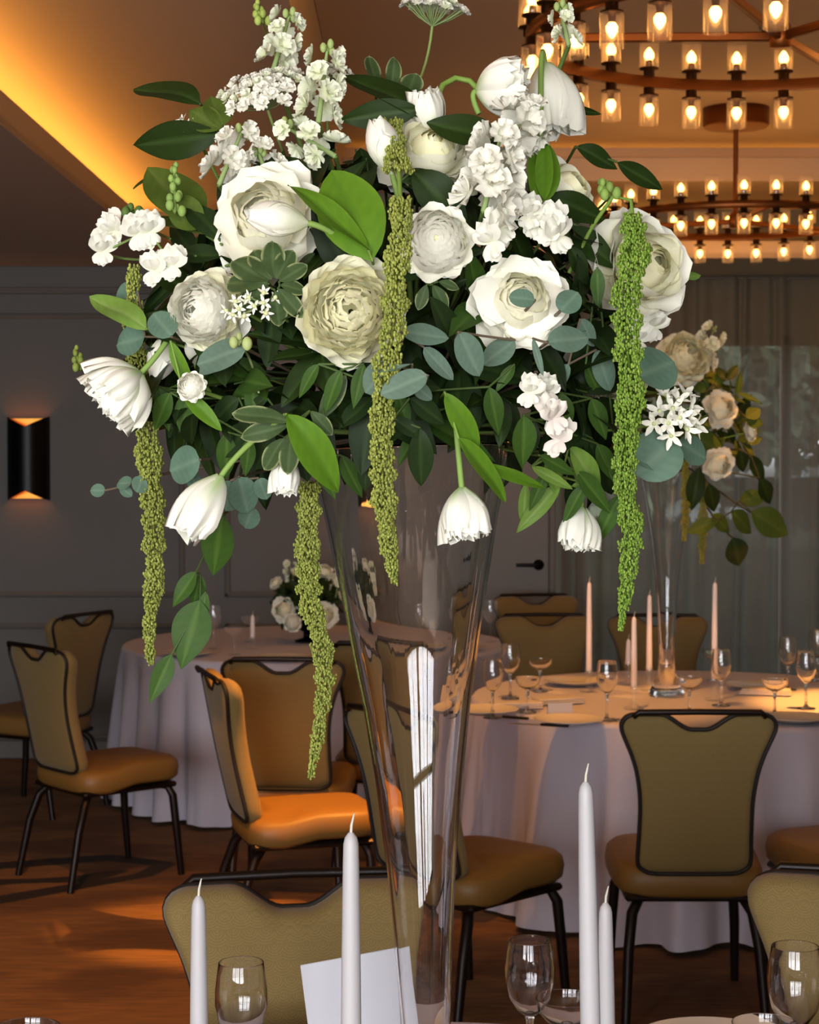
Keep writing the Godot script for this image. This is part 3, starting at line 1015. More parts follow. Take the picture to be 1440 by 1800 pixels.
func petal_mesh(key: String, w: float, cup: float, bulge: float, curl: float, ruf: float, ca: Color, cb: Color, seed_ := 0.0, nu := 6, nv := 7, notch := 0.22, frill := 0.0) -> ArrayMesh:
	if cache.has(key):
		return cache[key]
	var g := Geo.new()
	g.sheet(nu, nv, func(u, v):
		var q: float = u * 2.0 - 1.0
		var pr: float = sin(PI * 0.5 * pow(v, 0.62)) * (1.0 - 0.30 * smoothstep(0.72, 1.0, v))
		pr = 0.12 + 0.88 * pr
		var wob: float = ruf * v * v * (sin(q * 5.2 + seed_ * 2.1) + 0.6 * sin(q * 9.3 + seed_ * 4.7))
		var fr: float = frill * pow(v, 4.0)
		return Vector3(q * w * pr * (1.0 + 0.12 * fr), v - notch * q * q * v * v + ruf * 0.5 * v * sin(q * 8.0 + seed_) + fr * (0.045 * sin(q * 11.0 + seed_ * 3.0) + 0.022 * sin(q * 21.0 + seed_)), bulge * sin(PI * v * 0.92) - cup * w * q * q * pr + curl * pow(v, 3.2) + wob + fr * 0.06 * sin(q * 13.0 + seed_ * 5.0)),
	func(u, v): return ca.lerp(cb, smoothstep(0.0, 0.75, v + (0.9 * absf(u - 0.5) * frill if v > 0.08 else 0.0))))
	cache[key] = g.mesh()
	return cache[key]

# a blossom of many petals round its own y axis: rows of [count, tilt, length, base radius, base height, mesh keys]
func whorl(o: Node3D, R: float, rows: Array, rnd: RandomNumberGenerator, called := "petal") -> void:
	var a0 := rnd.randf() * TAU
	for r in rows:
		for k in int(r[0]):
			var a: float = a0 + TAU * (k + rnd.randf_range(-0.18, 0.18)) / r[0]
			var keys: Array = r[5]
			var me: ArrayMesh = cache[keys[rnd.randi() % keys.size()]]
			var b := Basis(Vector3.UP, a) * Basis(Vector3.RIGHT, deg_to_rad(r[1] + rnd.randf_range(-5, 5))) * Basis(Vector3.UP, rnd.randf_range(-0.15, 0.15))
			var s: float = R * r[2] * rnd.randf_range(0.94, 1.06)
			var at := Basis(Vector3.UP, a) * Vector3(0, R * r[4], R * r[3])
			part(o, called, me, M.petal, Transform3D(b.scaled(Vector3.ONE * s), at))
		a0 += 2.39996

func stem_to(o: Node3D, to: Vector3, r: float, col: Color, sag := 0.0, called := "stem", from := Vector3.ZERO) -> void:
	var inv := o.transform.affine_inverse()
	var a := from
	var e := inv * to
	var up: Vector3 = (o.transform.basis * Vector3.UP).normalized()
	var back := -up * o.position.distance_to(to) * 0.35
	if absf(o.transform.basis.y.normalized().y) > 0.9999:
		back = Vector3(0, 0.0, -0.16)
	var ctrl := inv * (o.transform * from + back + Vector3(0, sag, 0))
	var path := []
	for k in 9:
		var q := k / 8.0
		path.append(a * (1 - q) * (1 - q) + ctrl * 2 * q * (1 - q) + e * q * q)
	var sc := o.scale.x
	var g := Geo.new()
	g.tint = col
	g.tube(path, [r / sc], 7)
	part(o, called, g.mesh(), M.stem)

const WHITE := Color(0.92, 0.91, 0.785)
const CREAM := Color(0.95, 0.92, 0.60)
const GREENISH := Color(0.58, 0.66, 0.34)
const BLUSH := Color(0.90, 0.80, 0.72)
const STEMC := Color(0.2, 0.32, 0.06)

func petal_library() -> void:
	for k in 3:
		var s := float(k) * 1.7
		petal_mesh("rose_in%d" % k, 0.52, 0.75, 0.34, -0.12, 0.02, CREAM, CREAM, s)
		petal_mesh("rose_mid%d" % k, 0.58, 0.55, 0.30, 0.10, 0.03, CREAM, CREAM.lerp(WHITE, 0.6), s)
		petal_mesh("rose_out%d" % k, 0.62, 0.34, 0.20, 0.22, 0.04, CREAM.lerp(GREENISH, 0.2), WHITE, s)
		petal_mesh("white_in%d" % k, 0.50, 0.75, 0.34, -0.10, 0.03, CREAM, CREAM.lerp(WHITE, 0.55), s)
		petal_mesh("white_out%d" % k, 0.60, 0.35, 0.22, 0.20, 0.05, WHITE, WHITE, s)
		petal_mesh("ran%d" % k, 0.62, 0.50, 0.42, -0.22, 0.012, CREAM, WHITE, s, 6, 7, 0.3)
		petal_mesh("ran_in%d" % k, 0.60, 0.70, 0.5, -0.35, 0.0, GREENISH, CREAM, s, 6, 7, 0.3)
		petal_mesh("ruffle%d" % k, 0.58, 0.42, 0.26, 0.0, 0.04, CREAM, CREAM.lerp(WHITE, 0.25), s, 10, 7, 0.12)
		petal_mesh("wruffle%d" % k, 0.60, 0.46, 0.28, -0.06, 0.03, CREAM.lerp(WHITE, 0.55), WHITE, s, 10, 7, 0.12)
		petal_mesh("tulip%d" % k, 0.31, 0.75, 0.20, -0.12, 0.018, GREENISH.lerp(WHITE, 0.35), WHITE, s, 8, 9, 0.3)
		petal_mesh("parrot%d" % k, 0.33, 0.62, 0.20, -0.02, 0.05, Color(0.40, 0.56, 0.2), WHITE, s, 14, 11, 0.10, 1.0)
		petal_mesh("blush%d" % k, 0.55, 0.5, 0.26, 0.06, 0.05, BLUSH, BLUSH, s, 8, 7)
		petal_mesh("star%d" % k, 0.20, 0.4, 0.05, 0.10, 0.0, WHITE, WHITE, s, 4, 6, 0.3)
		petal_mesh("bbanner%d" % k, 0.58, 0.1, 0.16, 0.2, 0.085, BLUSH * 0.86, BLUSH.lerp(WHITE, 0.5) * 0.88, s, 10, 7, 0.05)
		petal_mesh("banner%d" % k, 0.58, 0.1, 0.16, 0.2, 0.085, GREENISH.lerp(WHITE, 0.75), WHITE * 0.88, s, 10, 7, 0.05)
	# a floret of stock: eight crumpled petals in two rings, one mesh
	for k in 3:
		for tone in [["stock", WHITE * 0.88, WHITE * 0.9], ["greenstock", Color(0.72, 0.77, 0.5), Color(0.84, 0.86, 0.7)]]:
			var g := Geo.new()
			var rnd := RandomNumberGenerator.new()
			rnd.seed = 77 + k
			for j in 9:
				var ring := 0 if j < 4 else 1
				var a := TAU * j / (4.0 if ring == 0 else 5.0) + rnd.randf() * 0.5
				var tl := deg_to_rad((28.0 if ring == 0 else 66.0) + rnd.randf_range(-12, 12))
				var sd := rnd.randf() * 9.0
				var tn: Array = tone
				g.xf = Transform3D(Basis(Vector3.UP, a) * Basis(Vector3.RIGHT, tl) * Basis.from_scale(Vector3.ONE * (0.42 if ring == 0 else 0.56)), Vector3.ZERO)
				g.sheet(6, 5, func(u, v):
					var q: float = u * 2.0 - 1.0
					var pr: float = 0.1 + 0.9 * sin(PI * 0.5 * pow(v, 0.8)) * (1.0 - 0.15 * v)
					return Vector3(q * 0.56 * pr, v - 0.1 * q * q * v, 0.1 * sin(PI * v) + v * v * (0.12 * sin(q * 6.0 + sd) + 0.07 * sin(q * 11.0 + sd * 2.0)) + 0.12 * v * v),
				func(_u, v): return tn[1].lerp(tn[2], v))
			cache["%s%d" % [tone[0], k]] = g.mesh()
	# leaf kinds: half width, where it is widest, sharpness, bend, fold, wave, base colour, edge colour, midrib colour
	for q in [
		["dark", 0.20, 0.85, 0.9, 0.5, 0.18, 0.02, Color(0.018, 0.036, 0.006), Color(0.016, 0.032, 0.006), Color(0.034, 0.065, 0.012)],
		["ruscus", 0.17, 0.75, 1.0, 0.35, 0.2, 0.01, Color(0.04, 0.088, 0.014), Color(0.036, 0.08, 0.013), Color(0.068, 0.13, 0.022)],
		["olive", 0.24, 0.85, 0.85, 0.4, 0.1, 0.02, Color(0.075, 0.115, 0.018), Color(0.07, 0.11, 0.018), Color(0.1, 0.14, 0.03)],
		["tulipleaf", 0.15, 0.9, 0.75, 0.5, 0.28, 0.015, Color(0.095, 0.205, 0.014), Color(0.11, 0.225, 0.018), Color(0.08, 0.175, 0.013)],
		["limeleaf", 0.15, 0.8, 0.8, 0.5, 0.2, 0.03, Color(0.15, 0.26, 0.045), Color(0.14, 0.25, 0.04), Color(0.2, 0.3, 0.08)],
		["euca", 0.46, 0.92, 0.52, 0.3, 0.05, 0.02, Color(0.10, 0.175, 0.12), Color(0.10, 0.17, 0.115), Color(0.14, 0.22, 0.15)],
		["eucaslim", 0.27, 0.9, 0.6, 0.3, 0.06, 0.02, Color(0.11, 0.175, 0.125), Color(0.105, 0.17, 0.12), Color(0.15, 0.22, 0.16)],
		["variegated", 0.22, 1.15, 0.7, 0.45, 0.12, 0.02, Color(0.055, 0.092, 0.032), Color(0.33, 0.37, 0.17), Color(0.085, 0.13, 0.05)],
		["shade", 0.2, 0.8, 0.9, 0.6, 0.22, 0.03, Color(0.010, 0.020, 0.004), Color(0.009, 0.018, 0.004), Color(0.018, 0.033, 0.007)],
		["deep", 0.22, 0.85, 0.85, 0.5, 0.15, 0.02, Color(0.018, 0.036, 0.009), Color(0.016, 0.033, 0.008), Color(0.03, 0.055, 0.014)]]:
		for k in 2:
			var sd := k * 2.3
			var w: float = q[1]
			var bend: float = q[4] * (1.0 if k == 0 else 0.5)
			var g := Geo.new()
			g.sheet(8, 12, func(u, v):
				var s: float = u * 2.0 - 1.0
				var hw: float = w * pow(maxf(sin(PI * pow(v, q[2])), 0.0), q[3]) + 0.004
				var an: float = bend * v
				return Vector3(s * hw, sin(an) / maxf(bend, 0.01), -(1.0 - cos(an)) / maxf(bend, 0.01) + absf(s) * hw * q[5] + q[6] * sin(v * 7.0 + sd + s) - 0.006 * (1.0 if absf(s) < 0.05 else 0.0)),
			func(u, v):
				var s := absf(u * 2.0 - 1.0)
				var cc: Color = q[7]
				if s < 0.06:
					return q[9]
				if (s > 0.9 and (q[0] != "variegated" or v > 0.45)) or (q[0] == "variegated" and v > 0.92):
					cc = q[8]
				return cc * (0.93 + 0.14 * (0.5 + 0.5 * sin(v * 34.0 + s * 7.0))))
			cache["%s%d" % [q[0], k]] = g.mesh()

func bloom(called: String, label: String, cat: String, at: Vector3, face: Vector3, group := "") -> Node3D:
	var o := thing(called, label, cat, at, 0.0, group)
	o.basis = toward(face, rng.randf() * TAU, Vector3(0.3, 1, 0.2))
	return o

func k3(s: String) -> Array:
	return [s + "0", s + "1", s + "2"]

func rose(at: Vector3, face: Vector3, R: float, label: String, white := false, group := "") -> Node3D:
	var o := bloom("white_rose" if white else "cream_rose", label, "rose", at - face.normalized() * R * 0.75, face, group)
	guards.append([at, R * 1.15])
	var inn := k3("white_in" if white else "rose_in")
	var mid := k3("white_in" if white else "rose_mid")
	var outr := k3("white_out" if white else "rose_out")
	whorl(o, R, [[3, 4, 0.80, 0.05, 0.12, inn], [4, 8, 0.86, 0.09, 0.09, inn], [5, 14, 0.92, 0.12, 0.06, inn], [5, 21, 0.96, 0.15, 0.03, mid], [5, 30, 1.0, 0.16, 0.0, mid], [6, 41, 1.06, 0.17, -0.03, outr], [6, 54, 1.12, 0.17, -0.06, outr], [5, 68, 1.14, 0.15, -0.09, outr]], rng)
	stem_to(o, heart, 0.0028, STEMC)
	return o

func ruffled_rose(at: Vector3, face: Vector3, R: float, label: String, pale := false) -> Node3D:
	var o := bloom("cream_rose", label, "rose", at - face.normalized() * R * 0.62, face)
	guards.append([at, R * 1.15])
	var m := k3("wruffle" if pale else "ruffle")
	whorl(o, R, [[5, 4, 0.76, 0.06, 0.12, m], [7, 10, 0.80, 0.13, 0.10, m], [8, 17, 0.84, 0.18, 0.07, m], [9, 25, 0.87, 0.22, 0.04, m], [9, 35, 0.90, 0.24, 0.01, m], [10, 46, 0.94, 0.25, -0.03, m], [9, 60, 0.98, 0.24, -0.07, k3("rose_mid")], [9, 75, 1.0, 0.22, -0.1, k3("rose_mid")], [7, 92, 0.98, 0.2, -0.12, k3("rose_out")]], rng)
	stem_to(o, heart, 0.0028, STEMC)
	return o

func ranunculus(at: Vector3, face: Vector3, R: float, label: String, group := "") -> Node3D:
	var o := bloom("ranunculus", label, "ranunculus", at - face.normalized() * R * 0.55, face, group)
	guards.append([at, R * 1.15])
	var m := k3("ran")
	whorl(o, R, [[5, 2, 0.62, 0.05, 0.12, k3("ran_in")], [6, 6, 0.66, 0.13, 0.12, m], [7, 12, 0.70, 0.22, 0.10, m], [8, 19, 0.74, 0.30, 0.06, m], [9, 27, 0.79, 0.37, 0.0, m], [9, 37, 0.84, 0.42, -0.06, m], [9, 49, 0.9, 0.44, -0.12, m], [9, 62, 0.94, 0.42, -0.2, k3("white_out")], [8, 78, 0.9, 0.38, -0.25, k3("white_out")]], rng)
	var g := Geo.new()
	g.tint = Color(0.16, 0.22, 0.07)
	g.blob(Vector3(0, R * 0.62, 0), Vector3(R * 0.1, R * 0.07, R * 0.1), 12, 8)
	part(o, "green_eye", g.mesh(), M.stem)
	stem_to(o, heart, 0.0025, STEMC)
	return o

# the bud hangs from its base towards the tip
func tulip(base: Vector3, tip: Vector3, fat: float, label: String, frilled: bool, to = null, group := "") -> Node3D:
	tip = level(tip, base, 0.012)
	var o := bloom("tulip", label, "tulip", base, tip - base, group)
	var L := base.distance_to(tip)
	var m := k3("parrot" if frilled else "tulip")
	whorl(o, L, [[3, 2, 0.92, 0.03, 0.02, m], [3, 5 * fat, 0.97, 0.05 * fat, 0.0, m], [3, 9 * fat, 1.0, 0.06 * fat, -0.01, m]] if fat < 2.0 else [[4, 4, 0.85, 0.03, 0.03, m], [4, 10 * (fat - 1), 0.92, 0.05, 0.01, m], [5, 17 * (fat - 1), 0.98, 0.07, 0.0, m], [4, 24 * (fat - 1), 0.95, 0.08, -0.01, m]], rng)
	stem_to(o, to if to != null else heart, 0.0034, Color(0.24, 0.38, 0.09))
	return o

func stock(base: Vector3, tip: Vector3, n: int, size: float, label: String, tone := "stock", group := "") -> Node3D:
	tip = level(tip, base, -0.01)
	var o := thing("stock_flower", label, "stock", base, 0.0, group)
	var dir := tip - base
	var g := Geo.new()
	g.tint = Color(0.28, 0.38, 0.14)
	g.tube([Vector3.ZERO, dir * 0.5, dir], [0.0035, 0.003, 0.0018], 6)
	part(o, "stem", g.mesh(), M.stem)
	var bs := toward(dir)
	for k in n:
		var q := (k + 0.5) / n
		var a := k * 2.39996 + rng.randf() * 0.6
		var out := bs * Vector3(cos(a), 0.25, sin(a))
		var s := size * 1.45 * lerpf(1.0, 0.62, q) * rng.randf_range(0.9, 1.12)
		part(o, "floret", cache["%s%d" % [tone, k % 3]], M.petal, Transform3D(toward(out, rng.randf() * TAU).scaled(Vector3.ONE * s), dir * q + out * size * 0.7))
	for k in 4:
		g = Geo.new()
		g.tint = Color(0.36, 0.46, 0.16)
		g.blob(Vector3.ZERO, Vector3(0.004, 0.006, 0.004), 8, 6)
		part(o, "bud", g.mesh(), M.stem, Transform3D(Basis(), dir * (1.0 + 0.03 * k) + bs * Vector3(0.006 * cos(k * 2.4), 0, 0.006 * sin(k * 2.4))))
	stem_to(o, heart, 0.003, Color(0.16, 0.25, 0.06), 0.0, "lower_stem")
	return o

func sweet_pea(at: Array, R: float, label: String, blush := false, to = null) -> Node3D:
	var o := thing("sweet_pea", label, "sweet pea", at[0])
	var bn := k3("bbanner" if blush else "banner")
	var mid: Vector3 = Vector3.ZERO
	for k in at.size():
		var p: Vector3 = at[k] - at[0]
		mid += p
		var f := (Vector3(rng.randf_range(-0.6, 0.6), rng.randf_range(-0.5, 0.3), 1.0)).normalized()
		var up := Vector3(rng.randf_range(-0.4, 0.4), 1, 0).normalized()
		# the upright banner, two wings and a keel
		for s in [[0.0, -0.35, 1.0], [0.5, 0.3, 0.85], [-0.5, 0.3, 0.85], [0.15, 0.75, 0.7], [PI - 0.35, -0.1, 0.7], [PI + 0.4, 0.15, 0.62]]:
			var b := toward(up, 0.0, f) * Basis(Vector3.BACK, s[0]) * Basis(Vector3.RIGHT, s[1])
			part(o, "petal", cache[bn[rng.randi() % 3]], M.petal, Transform3D(b.scaled(Vector3.ONE * R * s[2] * rng.randf_range(0.9, 1.1)), p + f * 0.004 * s[2]))
		var g := Geo.new()
		g.tint = Color(0.3, 0.42, 0.14)
		g.blob(-f * 0.004, Vector3(0.004, 0.004, 0.005), 8, 6)
		part(o, "calyx", g.mesh(), M.stem, Transform3D(Basis(), p))
	for k in range(1, at.size()):
		var g := Geo.new()
		g.tint = Color(0.2, 0.3, 0.09)
		g.tube([at[k - 1] - at[0] - Vector3(0, 0, 0.008), at[k] - at[0] - Vector3(0, 0, 0.008)], [0.0015], 6)
		part(o, "stem", g.mesh(), M.stem)
	stem_to(o, to if to != null else heart, 0.0018, Color(0.16, 0.25, 0.07))
	return o

func star_cluster(at: Vector3, face: Vector3, n: int, R: float, spread: float, label: String) -> Node3D:
	var o := bloom("star_flower", label, "star flower", at, face)
	for k in n:
		var a := k * 2.39996
		var r := spread * sqrt((k + 0.3) / n)
		var c := Vector3(r * cos(a), spread * 0.5 * (1.0 - r / spread), r * sin(a))
		var f := toward(Vector3(c.x, spread * 0.9, c.z), a)
		for j in 5:
			var b := f * Basis(Vector3.UP, TAU * j / 5.0) * Basis(Vector3.RIGHT, deg_to_rad(52 + rng.randf_range(-14, 14)))
			part(o, "petal", cache["star%d" % (j % 3)], M.petal, Transform3D(b.scaled(Vector3.ONE * R), c))
		var g := Geo.new()
		g.tint = Color(0.62, 0.66, 0.36)
		g.blob(Vector3(0, 0.002, 0), Vector3(0.0028, 0.003, 0.0028), 8, 5)
		part(o, "eye", g.mesh(), M.stem, Transform3D(f, c))
		g = Geo.new()
		g.tint = Color(0.22, 0.33, 0.1)
		g.tube([Vector3(0, -spread * 0.5, 0), c], [0.0012], 5)
		part(o, "stalk", g.mesh(), M.stem)
	stem_to(o, heart, 0.002, STEMC, 0.0, "stem", Vector3(0, -spread * 0.5, 0))
	return o

func umbel(at: Vector3, up: Vector3, R: float, foot: Vector3, label: String) -> Node3D:
	var o := bloom("lace_flower", label, "lace flower", at, up)
	var rays := Geo.new()
	rays.tint = Color(0.3, 0.4, 0.16)
	var hub := Vector3(0, -R * 0.5, 0)
	for k in 34:
		var a := k * 2.39996
		var r := R * sqrt((k + 0.4) / 34.0)
		var c := Vector3(r * cos(a), R * 0.22 * (1.0 - pow(r / R, 2.0)) + rng.randf_range(-0.003, 0.003), r * sin(a))
		rays.tube([hub, hub.lerp(c, 0.5) + Vector3(0, -0.002, 0), c], [0.0008], 4)
		part(o, "floret", cache["greenstock%d" % (k % 3)] if k % 4 == 0 else cache["stock%d" % (k % 3)], M.petal, Transform3D(toward(Vector3(c.x, R * 1.2, c.z), a).scaled(Vector3.ONE * R * 0.36), c))
	part(o, "rays", rays.mesh(), M.stem)
	stem_to(o, foot, 0.0018, Color(0.25, 0.33, 0.1), 0.0, "stem", hub)
	return o

func bud_spike(base: Vector3, tip: Vector3, n: int, r: float, label: String, col: Color, to: Vector3) -> void:
	var o := thing("green_bud_spike", label, "flower bud", base)
	var dir := tip - base
	var bs := toward(dir)
	for k in n:
		var q := k / float(maxi(n - 1, 1))
		var a := k * 2.39996
		var g := Geo.new()
		g.tint = col * rng.randf_range(0.85, 1.15)
		g.blob(Vector3.ZERO, Vector3(r, r * 1.3, r) * lerpf(1.0, 0.6, q), 8, 6)
		part(o, "bud", g.mesh(), M.stem, Transform3D(Basis(), dir * q + bs * Vector3(cos(a), 0, sin(a)) * r * 1.5 * (1.0 - q * 0.7)))
	var s := Geo.new()
	s.tint = col * 0.8
	s.tube([Vector3.ZERO, dir], [0.0016], 6)
	part(o, "spike", s.mesh(), M.stem)
	stem_to(o, to, 0.0016, col * 0.7)

# leaves given by the pixels of base and tip: [x0, y0, x1, y1, widen, roll, off, tip_off]
func sprig(called: String, label: String, cat: String, kind: String, leaves: Array, to = null, group := "", stemcol := Color(0.07, 0.11, 0.03), stem_r := 0.0018) -> Node3D:
	var a := B(leaves[0][0], leaves[0][1], leaves[0][6] if leaves[0].size() > 6 else 0.0)
	var o := thing(called, label, cat, a, 0.0, group)
	var prev := Vector3.ZERO
	var idx := 0
	for q in leaves:
		var off: float = q[6] if q.size() > 6 else 0.0
		var toff: float = q[7] if q.size() > 7 else off
		var b := B(q[0], q[1], off)
		var d := dep(q[0], q[1])
		var t := P(q[2], q[3], lerpf(d, dep(q[2], q[3]), 0.5) + toff)
		var dir := t - b
		var bs := toward(dir, q[5] if q.size() > 5 else 0.0, Vector3(0.1, 0.35, 1))
		var L := dir.length()
		var wd: float = q[4] if q.size() > 4 else 1.0
		part(o, "leaf", cache["%s%d" % [kind, idx % 2]], M.leaf, Transform3D(bs * Basis.from_scale(Vector3(L * wd, L, L)), b - a))
		if idx > 0 and (b - a).distance_to(prev) > 0.004:
			var g := Geo.new()
			g.tint = stemcol
			g.tube([prev, (prev + b - a) * 0.5 - Vector3(0, 0, 0.004), b - a], [stem_r * 0.8], 6)
			part(o, "twig", g.mesh(), M.stem)
		prev = b - a
		idx += 1
	stem_to(o, to if to != null else heart, stem_r, stemcol)
	return o

func amaranth(path: Array, w: Array, label: String, ca: Color, cb: Color, seed_: int, par: Node3D = null) -> Node3D:
	var shift := Vector3.ZERO
	var o := par
	if o == null:
		o = thing("hanging_amaranth", label, "amaranth", path[0])
	else:
		shift = path[0] - o.position
	var rnd := RandomNumberGenerator.new()
	rnd.seed = seed_
	var curve := Curve3D.new()
	for k in path.size():
		var tan: Vector3 = (path[mini(k + 1, path.size() - 1)] - path[maxi(k - 1, 0)]) * 0.2
		curve.add_point(path[k] - path[0], -tan, tan)
	var L := curve.get_baked_length()
	var g := Geo.new()
	var y := 0.0
	while y < L:
		var q := y / L
		var p := curve.sample_baked(y)
		var pos := q * (w.size() - 1)
		var r: float = lerpf(w[int(pos)], w[mini(int(pos) + 1, w.size() - 1)], fposmod(pos, 1.0))
		r *= 1.0 + 0.2 * sin(y * 140.0 + seed_ + 2.0 * sin(y * 37.0)) + 0.12 * sin(y * 310.0)
		var m := maxi(6, int(r * 1900.0))
		for k in m:
			var a := TAU * k / m + rnd.randf()
			var rr := r * rnd.randf_range(0.7, 1.0)
			g.tint = ca.lerp(cb, rnd.randf()) * rnd.randf_range(0.72, 1.15)
			var s := rnd.randf_range(0.0010, 0.0019)
			g.blob(p + Vector3(cos(a) * rr, rnd.randf_range(-0.004, 0.004), sin(a) * rr), Vector3(s, s * 1.25, s), 5, 4)
		y += 0.0027
	var tm := part(o, "tassel", g.mesh(), M.tassel, Transform3D(Basis(), shift))
	tm.set_meta("kind", "stuff")
	var pts := []
	for k in 24:
		pts.append(curve.sample_baked(L * k / 23.0))
	g = Geo.new()
	g.tint = ca * 0.6
	g.tube(pts, [0.003, 0.003, 0.002], 6)
	part(o, "core", g.mesh(), M.stem, Transform3D(Basis(), shift))
	return o

func stalk(o: Node3D, pts: Array, r: float) -> void:
	var inv := o.transform.affine_inverse()
	var g := Geo.new()
	g.tint = Color(0.2, 0.32, 0.06)
	g.tube(pts.map(func(q): return inv * q), [r / o.scale.x], 8)
	part(o, "stalk", g.mesh(), M.stem)

func filler(n: int) -> void:
	# leafy sprigs that fill the dome between the flowers
	for k in n:
		var q := (k + 0.5) / n
		var a := k * 2.39996
		var h := 1.0 - 1.55 * q
		var rad := sqrt(maxf(0.0, 1.0 - h * h))
		var dir := Vector3(rad * cos(a), h, rad * sin(a) * 0.95)
		var c := P(CX, CY + 40, D0) + Vector3(dir.x * 0.265, dir.y * 0.205, dir.z * 0.20)
		if dir.y < -0.35 and dir.z > 0.0:
			c.y += 0.02
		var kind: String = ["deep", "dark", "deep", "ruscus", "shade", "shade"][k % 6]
		var o := thing("filler_sprig", "dark green leafy sprig filling the gaps between the bouquet's flowers", "foliage", c, 0.0, "filler sprigs in the big bouquet")
		var inward := (heart - c)
		var g := Geo.new()
		g.tint = Color(0.05, 0.08, 0.025)
		g.tube([dir * 0.04, Vector3.ZERO, inward * 0.5 + Vector3(0, 0.03, 0), inward], [0.0012, 0.0018, 0.002], 5)
		part(o, "stem", g.mesh(), M.stem)
		for j in 7:
			var b := j * 2.39996
			var side := toward(dir) * Vector3(cos(b), rng.randf_range(0.35, 1.1), sin(b))
			side.y -= 0.25
			var L := rng.randf_range(0.055, 0.1)
			var root := dir * 0.04 * (j / 6.0 - 0.4)
			var clear := true
			for e in 3:
				for q2 in guards:
					if (c + root + side.normalized() * L * (0.1 + 0.45 * e)).distance_to(q2[0]) < q2[1]:
						clear = false
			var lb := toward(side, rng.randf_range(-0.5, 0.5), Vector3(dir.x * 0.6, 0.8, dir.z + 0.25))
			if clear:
				part(o, "leaf", cache["%s%d" % [kind, j % 2]], M.leaf, Transform3D(lb.scaled(Vector3.ONE * L), root))

